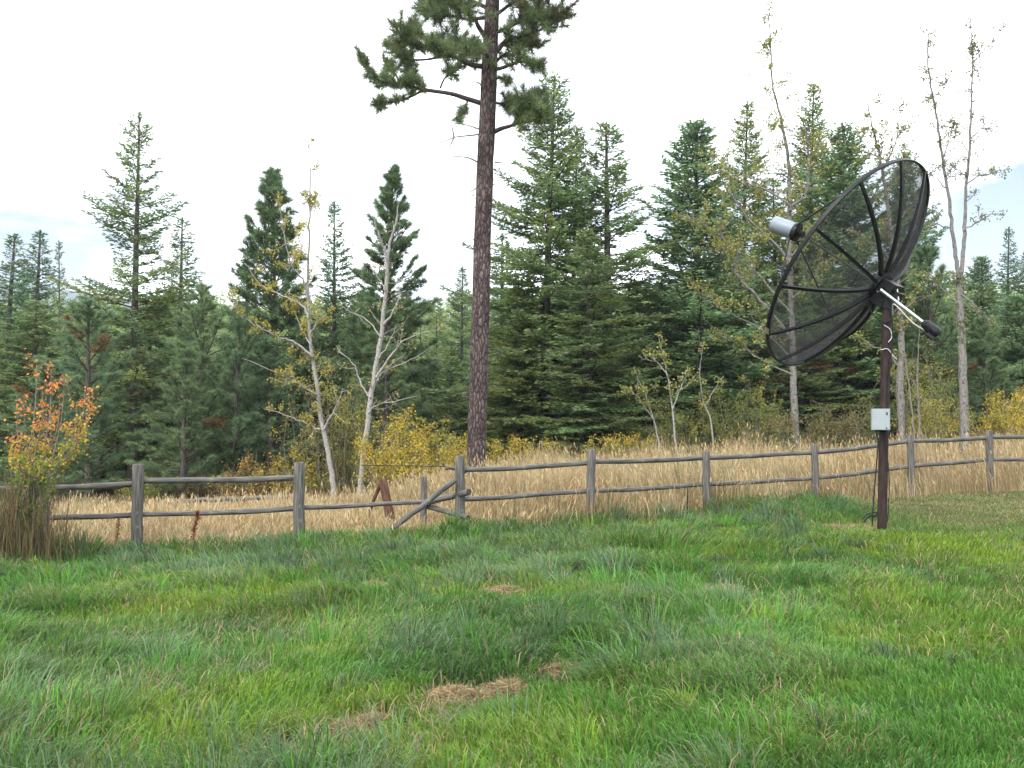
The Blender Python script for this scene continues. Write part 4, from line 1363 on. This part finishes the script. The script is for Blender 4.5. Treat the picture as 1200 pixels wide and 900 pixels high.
def rusty_brace():
    rng = np.random.default_rng(6)
    Y = 15.9
    b = P(458, 620, Y); b[2] = float(gz0(b[0], Y))
    root = thing('rusty_post', 'rust brown metal post leaning in the dry grass with a thin stay', 'post', b)
    mb = MB(); tube(mb, np.stack([P(461, 640, Y), P(458.5, 612, Y), P(453, 585, Y), P(448.5, 563, Y), P(448, 561, Y)]) - b, [.075, .073, .07, .066, .05], 9, jit=.06, rng=rng)
    mb.build('post', M['rust'], root, True, False)
    mb = MB(); tube(mb, np.stack([P(431, 606, Y + .15), P(438, 586, Y + .1), P(446, 567, Y + .02)]) - b, [.028, .03, .033], 7, jit=.06, rng=rng)
    mb.build('stay', M['rust'], root, True, False)


rusty_brace()

mb = MB(); Y = 15.6
q = P(805.5, 612, Y); zb = float(gz0(q[0], Y))
tube(mb, np.stack([[q[0] - .01, Y, zb - .1], P(805.5, 590, Y), P(806, 572, Y)]), [.013, .012, .010], 6)
tag(mb.build('metal_stake', M['cable'], None, True, False), 'thin black stake standing under the rails left of the fifth fence post', 'stake')


def weed(label, pl, Y, seed, col=(.16, .06, .035)):
    rng = np.random.default_rng(seed)
    b = P(*pl[0], Y); b[2] = float(gz0(b[0], Y))
    root = thing('weed_stalk', label, 'weed', b, 'dead weed stalks')
    p = smooth_poly([P(x, y, Y) - b for x, y in pl], 4)
    mb = MB(); tube(mb, p, np.linspace(.009, .004, len(p)), 5)
    mb.build('stem', M['rust'], root, True, False)
    n = 200
    u = rng.random(n); s = np.linspace(0, 1, len(p)); c = np.stack([np.interp(.2 + .8 * u, s, p[:, k]) for k in range(3)], 1)
    mb = MB(); diamonds(mb, c, norm(rng.normal(size=(n, 3)) + [0, 0, .5]), .05, .013, rng, vary(rng, col, n, .4, .15))
    mb.build('seeds', M['straw'], root)


weed('reddish brown dead dock stalk in front of the fence between the two left posts', [(226, 645), (227, 625), (231, 608), (232, 600)], 13.5, 1)
weed('thin curved dead stalk in the dry grass left of the first post', [(134, 646), (138, 625), (139, 604)], 13.9, 2, (.28, .18, .09))

# ------------------------------------------------------------------ satellite dish
def dish():
    rng = np.random.default_rng(8)
    n = np.array([-0.61075944, 0.53915292, 0.57990261]); V0 = np.array([5.09126927, 13.8, 3.45069479])
    e1 = np.cross(n, [0, 0, 1.0]); e1 /= np.linalg.norm(e1); e2 = np.cross(e1, n)
    R, D = 1.637, .5014
    Yp = 13.62
    b = P(1033, 618, Yp); b[2] = float(gz0(b[0], Yp))
    root = thing('satellite_dish', 'large black mesh satellite dish on a rusty brown pole in the lawn', 'satellite dish', b)
    V = V0 - b

    def par(r, a, lift=0.0):
        r = np.asarray(r, float); a = np.asarray(a, float)
        return V + (r * np.cos(a))[..., None] * e1 + (r * np.sin(a))[..., None] * e2 + (D * (r / R) ** 2 + lift)[..., None] * n

    def B(nm, mb, mt, par_=root, t=True):
        return mb.build(nm, M[mt], par_, t, False)

    # wire mesh screen: two crossing families of fine wires bent over the paraboloid
    mb = MB(); sp = .0105; wr = .0013
    for fam in range(2):
        for u in np.arange(-R + sp, R, sp):
            hw = math.sqrt(R * R - u * u)
            k = max(3, int(hw * 2 / .09))
            v = np.linspace(-hw, hw, k)
            ca, sa = (math.cos(.6), math.sin(.6))
            pu = np.full(k, u)
            a_, b_ = (pu, v) if fam == 0 else (v, pu)
            x = a_ * ca - b_ * sa; y = a_ * sa + b_ * ca
            p = V + x[:, None] * e1 + y[:, None] * e2 + (D * (x * x + y * y) / R / R)[:, None] * n
            tan = norm(np.gradient(p, axis=0)); A = norm(np.cross(tan, n)); Bn = np.cross(tan, A)
            th = np.array([0, 2.0944, 4.18879]) + .5
            W = p[:, None] + wr * (np.cos(th)[None, :, None] * A[:, None] + np.sin(th)[None, :, None] * Bn[:, None])
            i = np.arange(k - 1)[:, None] * 3; j = np.arange(3)[None]; j2 = (j + 1) % 3
            mb.add(W.reshape(-1, 3), np.stack([i + j, i + j2, i + 3 + j2, i + 3 + j], -1).reshape(-1, 4))
    B('mesh_reflector', mb, 'screen', t=False)
    # rim: a channel section swept round
    a = np.linspace(0, 2 * PI, 121)
    prof = [(-.004, -.029), (.018, -.029), (.021, .0), (.018, .025), (-.010, .025), (-.010, .018), (.005, .015), (.005, -.018)]
    mb = MB(); k = len(prof)
    W = np.stack([par(np.full(121, R + pr), a, dz + D * (1 - ((R + pr) / R) ** 2)) for pr, dz in prof], 1)[:-1]
    i = np.arange(120)[:, None] * k; i2 = (np.arange(120)[:, None] + 1) % 120 * k; j = np.arange(k)[None]; j2 = (j + 1) % k
    mb.add(W.reshape(-1, 3), np.stack([i + j, i + j2, i2 + j2, i2 + j], -1).reshape(-1, 4))
    B('rim', mb, 'black', t=False)
    for a0, a1 in ((268, 286), (296, 312), (8, 40), (222, 226)):
        aa = np.radians(np.linspace(a0, a1, 14))
        mb = MB(); w4 = [(.027, -.038), (.03, -.02), (.03, .022), (.027, .036)]
        W = np.stack([par(np.full(14, R + pr), aa, dz + D * (1 - ((R + pr) / R) ** 2)) for pr, dz in w4 + [(.0225, .031), (.0265, 0), (.0225, -.037)]], 1)
        kk = 7; i = np.arange(13)[:, None] * kk; j = np.arange(kk)[None]; j2 = (j + 1) % kk
        mb.add(W.reshape(-1, 3), np.stack([i + j, i + j2, i + kk + j2, i + kk + j], -1).reshape(-1, 4))
        B('rim_strip', mb, 'alu', t=False)
    # twelve ribs along the back of the screen
    for q in range(12):
        aa = math.radians(17 + 30 * q)
        rr = np.linspace(.12, R + .0, 22)
        mb = MB(); dp = np.interp(rr, [.1, R], [.06, .035])
        tanv = np.array([-math.sin(aa), math.cos(aa)]); tv = tanv[0] * e1 + tanv[1] * e2
        c = par(rr, np.full(22, aa), -.004)
        W = np.stack([c - tv * .02, c + tv * .02, c + tv * .02 - n * dp[:, None], c - tv * .02 - n * dp[:, None]], 1)
        i = np.arange(21)[:, None] * 4; j = np.arange(4)[None]; j2 = (j + 1) % 4
        mb.add(W.reshape(-1, 3), np.stack([i + j, i + j2, i + 4 + j2, i + 4 + j], -1).reshape(-1, 4))
        mb.add(W[-1], [[0, 1, 2, 3]]); mb.add(W[0], [[3, 2, 1, 0]])
        B('rib', mb, 'black', t=False)
    # hub: two dished plates with a raised ring
    mb = MB()
    tube(mb, np.stack([V + n * .02, V - n * .02, V - n * .075, V - n * .09]), [.20, .225, .225, .19], 28, smooth=False)
    B('hub', mb, 'black')
    # mount: head block, side plates and yoke between hub and pole
    mt = V0 - n * .26 - b
    mt[2] -= .03
    ax = np.stack([n, e1, e2])
    mb = MB(); box(mb, V - n * .15 - [0, 0, .05], .20, .34, .36, ax); box(mb, V - n * .25 - [0, 0, .08], .12, .24, .26, ax)
    tube(mb, np.stack([V - n * .14 - e1 * .2, V - n * .14 + e1 * .2]), [.045, .045], 12, smooth=False)
    box(mb, V - n * .21 + e2 * .11, .14, .30, .018, ax); box(mb, V - n * .21 - e2 * .12, .14, .30, .018, ax)
    B('mount_head', mb, 'black')
    ptop = P(1039.5, 352, Yp) - b
    mb = MB(); tube(mb, np.stack([ptop + [0, 0, -.12], ptop + [0, 0, .10], ptop + [0, 0, .13]]), [.085, .085, .06], 16, smooth=False)
    tube(mb, np.stack([ptop + [0, 0, .06], V - n * .2]), [.06, .07], 10, smooth=False)
    B('mount_collar', mb, 'black')
    mb = MB()
    for q in (-1, 1):
        tube(mb, np.stack([ptop + [.06 * q + .02, 0, .02], V - n * .1 + e1 * .16 * q - e2 * .05]), [.018, .018], 8)
    tube(mb, np.stack([P(1042, 330, 13.62), P(1051, 338, 13.6), P(1053, 352, 13.55)]) - b, [.014, .014, .012], 8)
    B('mount_strut', mb, 'alu')
    # pole
    mb = MB(); pb = np.array([0, 0, -.4])
    tube(mb, np.stack([pb, pb * .3, (ptop) * .33, ptop * .66, ptop]), .064, 18)
    B('pole', mb, 'rustpole')
    # actuator
    a0, a1 = P(1040, 346, 13.5) - b, P(1083, 379, 13.32) - b
    d = norm(a1 - a0)
    mb = MB(); tube(mb, np.stack([a0 - d * .12, a1]), [.024, .024], 14); arm = B('actuator_arm', mb, 'alu')
    mb = MB(); tube(mb, np.stack([a1 - d * .03, a1 + d * .0, a1 + d * .02, a1 + d * .19, a1 + d * .23, a1 + d * .24]), [.035, .05, .068, .076, .066, .04], 16, smooth=False)
    box(mb, a1 + d * .14 + np.array([-.02, 0, -.07]), .11, .09, .07, np.stack([d, norm(np.cross(d, [0, 1.0, 0])), norm(np.cross(d, np.cross(d, [0, 1.0, 0])))]))
    B('actuator_motor', mb, 'black', arm)
    mb = MB(); tube(mb, smooth_poly([a1 + d * .04 + [-.04, 0, -.06], a1 - d * .2 + [-.02, -.02, -.10], a0 + d * .1 + [0, -.02, -.06], ptop + [.06, -.05, -.2]], 5), .008, 6); B('cable', mb, 'white_cable')
    # feed: grey cap, dark ring, horn and four struts
    ft = P(932.5, 269.5, 14.55) - b
    fax = norm(P(907, 255.5, 14.9) - P(932, 269, 14.55))
    fv = V + n * 1.43
    fax = norm(n + np.array([-.10, 0, -.16])); fv = fv + np.array([-.02, 0, .05])
    L = .35; r = .126
    mb = MB(); tube(mb, np.stack([fv + fax * .05, fv + fax * .06 , fv + fax * (.06 + L - .03), fv + fax * (.06 + L - .008), fv + fax * (.06 + L)]), [r * .97, r, r * .985, r * .93, r * .78], 28)
    cap = B('feed_cap', mb, 'greycap')
    mb = MB(); tube(mb, np.stack([fv + fax * .052, fv + fax * .0, fv - fax * .012, fv - fax * .012]), [r * 1.07, r * 1.09, r * 1.09, r * .8], 28, smooth=False)
    B('feed_ring', mb, 'black')
    mb = MB(); tube(mb, np.stack([fv + fax * .03, fv - fax * .05, fv - fax * .10]), [.05, .045, .055], 16, smooth=False)
    tube(mb, np.stack([fv - fax * .018, fv - fax * .03]), [.1, .1], 20, smooth=False)
    B('feed_horn', mb, 'black')
    for q, ad in enumerate((137, 227, 317, 0)):
        aa = math.radians(ad)
        e = par(np.array(R - .02), np.array(aa), .0) if q < 3 else V + n * .02
        s = fv + (math.cos(aa) * e1 + math.sin(aa) * e2) * r * 1.08 + n * .02
        mb = MB(); tube(mb, np.stack([s, e]), [.013, .013], 8); B('feed_strut', mb, 'black' if q != 2 else 'black')
    # electrical box on the pole
    c = P(1028, 491.5, Yp) - b + np.array([0, -.115, 0])
    rot = math.radians(-14)
    axb = np.array([[math.cos(rot), math.sin(rot), 0], [-math.sin(rot), math.cos(rot), 0], [0, 0, 1]])
    mb = MB(); box(mb, c, .235, .12, .29, axb); bx = B('control_box', mb, 'box')
    mb = MB(); box(mb, c - axb[1] * .0665 - axb[0] * .028, .165, .009, .276, axb); B('box_door', mb, 'box', bx)
    mb = MB(); box(mb, c - axb[1] * .0655 + axb[0] * .082, .052, .007, .27, axb); B('box_flange', mb, 'box', bx)
    mb = MB(); box(mb, c - axb[1] * .072 + axb[0] * .078 + [0, 0, .08], .016, .008, .035, axb); box(mb, c - axb[1] * .072 + axb[0] * .07 + [0, 0, -.115], .014, .008, .018, axb); B('latch', mb, 'cable', bx)
    mb = MB(); box(mb, c + axb[1] * .075, .10, .035, .33, axb); B('box_bracket', mb, 'black', bx)
    # cables
    yy = Yp - .08
    for pl, mt_, r_ in (([(1025, 503), (1029, 516), (1027, 545), (1024.5, 575), (1023, 600), (1022, 618)], 'cable', .009),
                        ([(1037, 504), (1039.5, 530), (1042, 560), (1041.5, 590), (1040, 612)], 'cable', .007),
                        ([(1043, 360), (1046, 385), (1044, 420), (1041, 450), (1039, 480)], 'cable', .010),
                        ([(1017, 357), (1024, 370), (1036, 378), (1046, 372), (1052, 362)], 'cable', .009),
                        ([(1036, 381), (1043, 386), (1045, 395), (1041, 401)], 'white_cable', .006),
                        ([(1032, 410), (1040, 409), (1046, 416), (1051, 421)], 'white_cable', .007),
                        ([(1028, 600), (1026, 605), (1022, 604), (1017, 606), (1012, 612)], 'cable', .014),
                        ([(1026, 600), (1016, 603), (1010, 609)], 'cable', .009)):
        mb = MB(); tube(mb, smooth_poly([P(x, y, yy) - b for x, y in pl], 6), r_, 6); B('cable', mb, mt_)


dish()

# ------------------------------------------------------------------ far wood and hills
def far_forest():
    rng = np.random.default_rng(50)
    mb = MB()
    n = 2600
    ys = 46 * (190 / 46) ** rng.random(n)
    xs = (rng.random(n) - .5) * 2 * ys * .78
    P_, D_, L_, W_, C_ = [], [], [], [], []
    for x, y in zip(xs, ys):
        H = rng.uniform(6.0, 10.5) if y > 60 else rng.uniform(5, 7.2)
        if -.35 < x / y < -.02 and y < 70:
            H *= .75
        z0 = float(gz0(x, y)); R = H * rng.uniform(.15, .22)
        k = int(900 if y < 80 else 520)
        t = rng.random(k) ** 1.25
        a = rng.uniform(0, 6.28, k)
        lay = np.floor(t * 16) / 16
        q = R * (1 - t) ** .85 * (.35 + .65 * rng.random(k) ** .4) * (.8 + .4 * _h(np.floor(a * 3), np.floor(t * 16), int(x * 10) & 255))
        d = norm(np.c_[np.cos(a), np.sin(a), rng.uniform(-.3, .5, k)])
        P_.append(np.c_[x + np.cos(a) * q, y + np.sin(a) * q, z0 + .4 + (H - .4) * t]); D_.append(d)
        L_.append(np.full(k, .34 if y < 80 else .55)); W_.append(np.full(k, .10 if y < 80 else .17))
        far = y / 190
        c = np.array((.105, .15, .065)) * (1 - far) ** 2 + np.array((.24, .30, .12)) * (1 - (1 - far) ** 2)  # paler with distance: the hillside's sunlit look is put into the needle colour
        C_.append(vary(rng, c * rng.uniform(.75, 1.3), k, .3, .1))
        tube(mb, np.array([[x, y, z0 - .3], [x, y, z0 + H * .9]]), [H * .014, .01], 4, (.05, .04, .035), cap=False)
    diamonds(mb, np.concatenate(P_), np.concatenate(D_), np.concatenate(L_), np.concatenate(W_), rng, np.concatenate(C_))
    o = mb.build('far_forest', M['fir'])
    tag(o, 'far green conifer wood on the hillside seen between the nearer trees', 'forest', kind='stuff')


far_forest()


def hills():
    x = np.linspace(-2600, 2600, 160); y = np.linspace(900, 2600, 40)
    X, Y = np.meshgrid(x, y)
    rid = np.sin((Y - 900) / 1700 * PI) ** .7
    Z = 28 + (68 + 50 * (fbm(X / 500, Y / 700, 91, 4) - .5) * 2 - X * .165) * rid
    V = np.stack([X, Y, Z], -1).reshape(-1, 3); ny, nx = X.shape
    i = np.arange(ny - 1)[:, None] * nx + np.arange(nx - 1)[None]
    mb = MB(); mb.add(V, np.stack([i, i + 1, i + nx + 1, i + nx], -1).reshape(-1, 4), (.03, .055, .045), smooth=True)
    o = mb.build('hills', M['ground']); o['kind'] = 'structure'


hills()

# ------------------------------------------------------------------ light
SUN_EL, SUN_AZ = math.radians(48), math.radians(215)   # azimuth clockwise from +Y: behind the camera, to the left
w = bpy.data.worlds.new('World'); sc.world = w; w.use_nodes = True
nt = w.node_tree; nt.nodes.clear(); L = nt.links.new
sky = N(nt, 'ShaderNodeTexSky', sky_type='NISHITA'); sky.sun_disc = False
sky.sun_elevation = SUN_EL; sky.sun_rotation = SUN_AZ
tc = N(nt, 'ShaderNodeTexCoord')
mp = N(nt, 'ShaderNodeMapping'); mp.inputs['Scale'].default_value = (2.2, 2.2, 7.0)
L(tc.outputs['Generated'], mp.inputs['Vector'])
nz = N(nt, 'ShaderNodeTexNoise'); nz.inputs['Scale'].default_value = 1.3; nz.inputs['Detail'].default_value = 7; nz.inputs['Roughness'].default_value = .55
L(mp.outputs[0], nz.inputs['Vector'])
cr = N(nt, 'ShaderNodeValToRGB')
cr.color_ramp.elements[0].position = .44; cr.color_ramp.elements[0].color = (.04, .04, .04, 1)
cr.color_ramp.elements[1].position = .58; cr.color_ramp.elements[1].color = (1, 1, 1, 1)
L(nz.outputs['Fac'], cr.inputs[0])
mx = N(nt, 'ShaderNodeMix', data_type='RGBA'); mx.inputs['B'].default_value = (11.5, 11.8, 12.2, 1)
sx = N(nt, 'ShaderNodeSeparateXYZ'); L(tc.outputs['Generated'], sx.inputs[0])
el = N(nt, 'ShaderNodeMapRange'); el.inputs['From Min'].default_value = .17; el.inputs['From Max'].default_value = .30
L(sx.outputs['Z'], el.inputs['Value'])
mxx = N(nt, 'ShaderNodeMath', operation='MAXIMUM'); L(cr.outputs[0], mxx.inputs[0]); L(el.outputs[0], mxx.inputs[1])
prev = mxx.outputs[0]
nn = N(nt, 'ShaderNodeMapRange'); nn.inputs['From Min'].default_value = .36; nn.inputs['From Max'].default_value = .60
L(nz.outputs['Fac'], nn.inputs['Value'])
for (ax_, ay_, az_) in ((.475, .86, .185), (-.44, .885, .135)):
    ds = N(nt, 'ShaderNodeVectorMath', operation='DISTANCE'); ds.inputs[1].default_value = (ax_, ay_, az_); L(tc.outputs['Generated'], ds.inputs[0])
    m2_ = N(nt, 'ShaderNodeMapRange'); m2_.inputs['From Min'].default_value = .03; m2_.inputs['From Max'].default_value = .16; m2_.inputs['To Min'].default_value = -.55; m2_.inputs['To Max'].default_value = .45
    L(ds.outputs['Value'], m2_.inputs['Value'])
    ad_ = N(nt, 'ShaderNodeMath', operation='ADD', use_clamp=True); L(m2_.outputs[0], ad_.inputs[0]); L(nn.outputs[0], ad_.inputs[1])
    mn_ = N(nt, 'ShaderNodeMath', operation='MINIMUM'); L(prev, mn_.inputs[0]); L(ad_.outputs[0], mn_.inputs[1]); prev = mn_.outputs[0]
L(prev, mx.inputs['Factor']); dk_ = N(nt, 'ShaderNodeVectorMath', operation='SCALE'); dk_.inputs['Scale'].default_value = .40
L(sky.outputs[0], dk_.inputs[0]); L(dk_.outputs[0], mx.inputs['A'])
bg = N(nt, 'ShaderNodeBackground'); bg.inputs['Strength'].default_value = .1
L(mx.outputs['Result'], bg.inputs['Color'])
wo = N(nt, 'ShaderNodeOutputWorld'); L(bg.outputs[0], wo.inputs['Surface'])

sl = bpy.data.lights.new('sun', 'SUN'); sl.energy = 1.5; sl.angle = math.radians(14); sl.color = (1, .96, .9)
so = bpy.data.objects.new('sun', sl); COL.objects.link(so)
dirv = Vector((math.sin(SUN_AZ) * math.cos(SUN_EL), math.cos(SUN_AZ) * math.cos(SUN_EL), math.sin(SUN_EL)))
so.rotation_euler = dirv.to_track_quat('Z', 'Y').to_euler()
so.location = dirv * 50

vs = sc.view_settings
sc.display_settings.display_device = 'sRGB'
vs.view_transform = 'Standard'; vs.look = 'None'; vs.exposure = 1.75; vs.gamma = 1; vs.use_curve_mapping = False
sc.cycles.max_bounces = 6; sc.cycles.diffuse_bounces = 3; sc.cycles.glossy_bounces = 2; sc.cycles.transmission_bounces = 4
sc.cycles.use_denoising = True
sc.cycles.denoiser = 'OPENIMAGEDENOISE'
sc.cycles.denoising_input_passes = 'RGB_ALBEDO_NORMAL'
sc.cycles.denoising_prefilter = 'NONE'
sc.cycles.use_adaptive_sampling = False

if True:
    hz = bpy.data.materials.new('thin_air'); hz.use_nodes = True
    t = hz.node_tree; t.nodes.clear()
    pv = t.nodes.new('ShaderNodeVolumePrincipled'); pv.inputs['Color'].default_value = (.82, .90, 1.0, 1)
    pv.inputs['Density'].default_value = .0003; pv.inputs['Anisotropy'].default_value = .2
    oo = t.nodes.new('ShaderNodeOutputMaterial'); t.links.new(pv.outputs[0], oo.inputs['Volume'])
    mb = MB(); box(mb, (0, 1300, 155), 5400, 3440, 370)
    o = mb.build('haze', hz); o['kind'] = 'stuff'; o['label'] = 'thin pale air that fades the far hills'; o['category'] = 'haze'
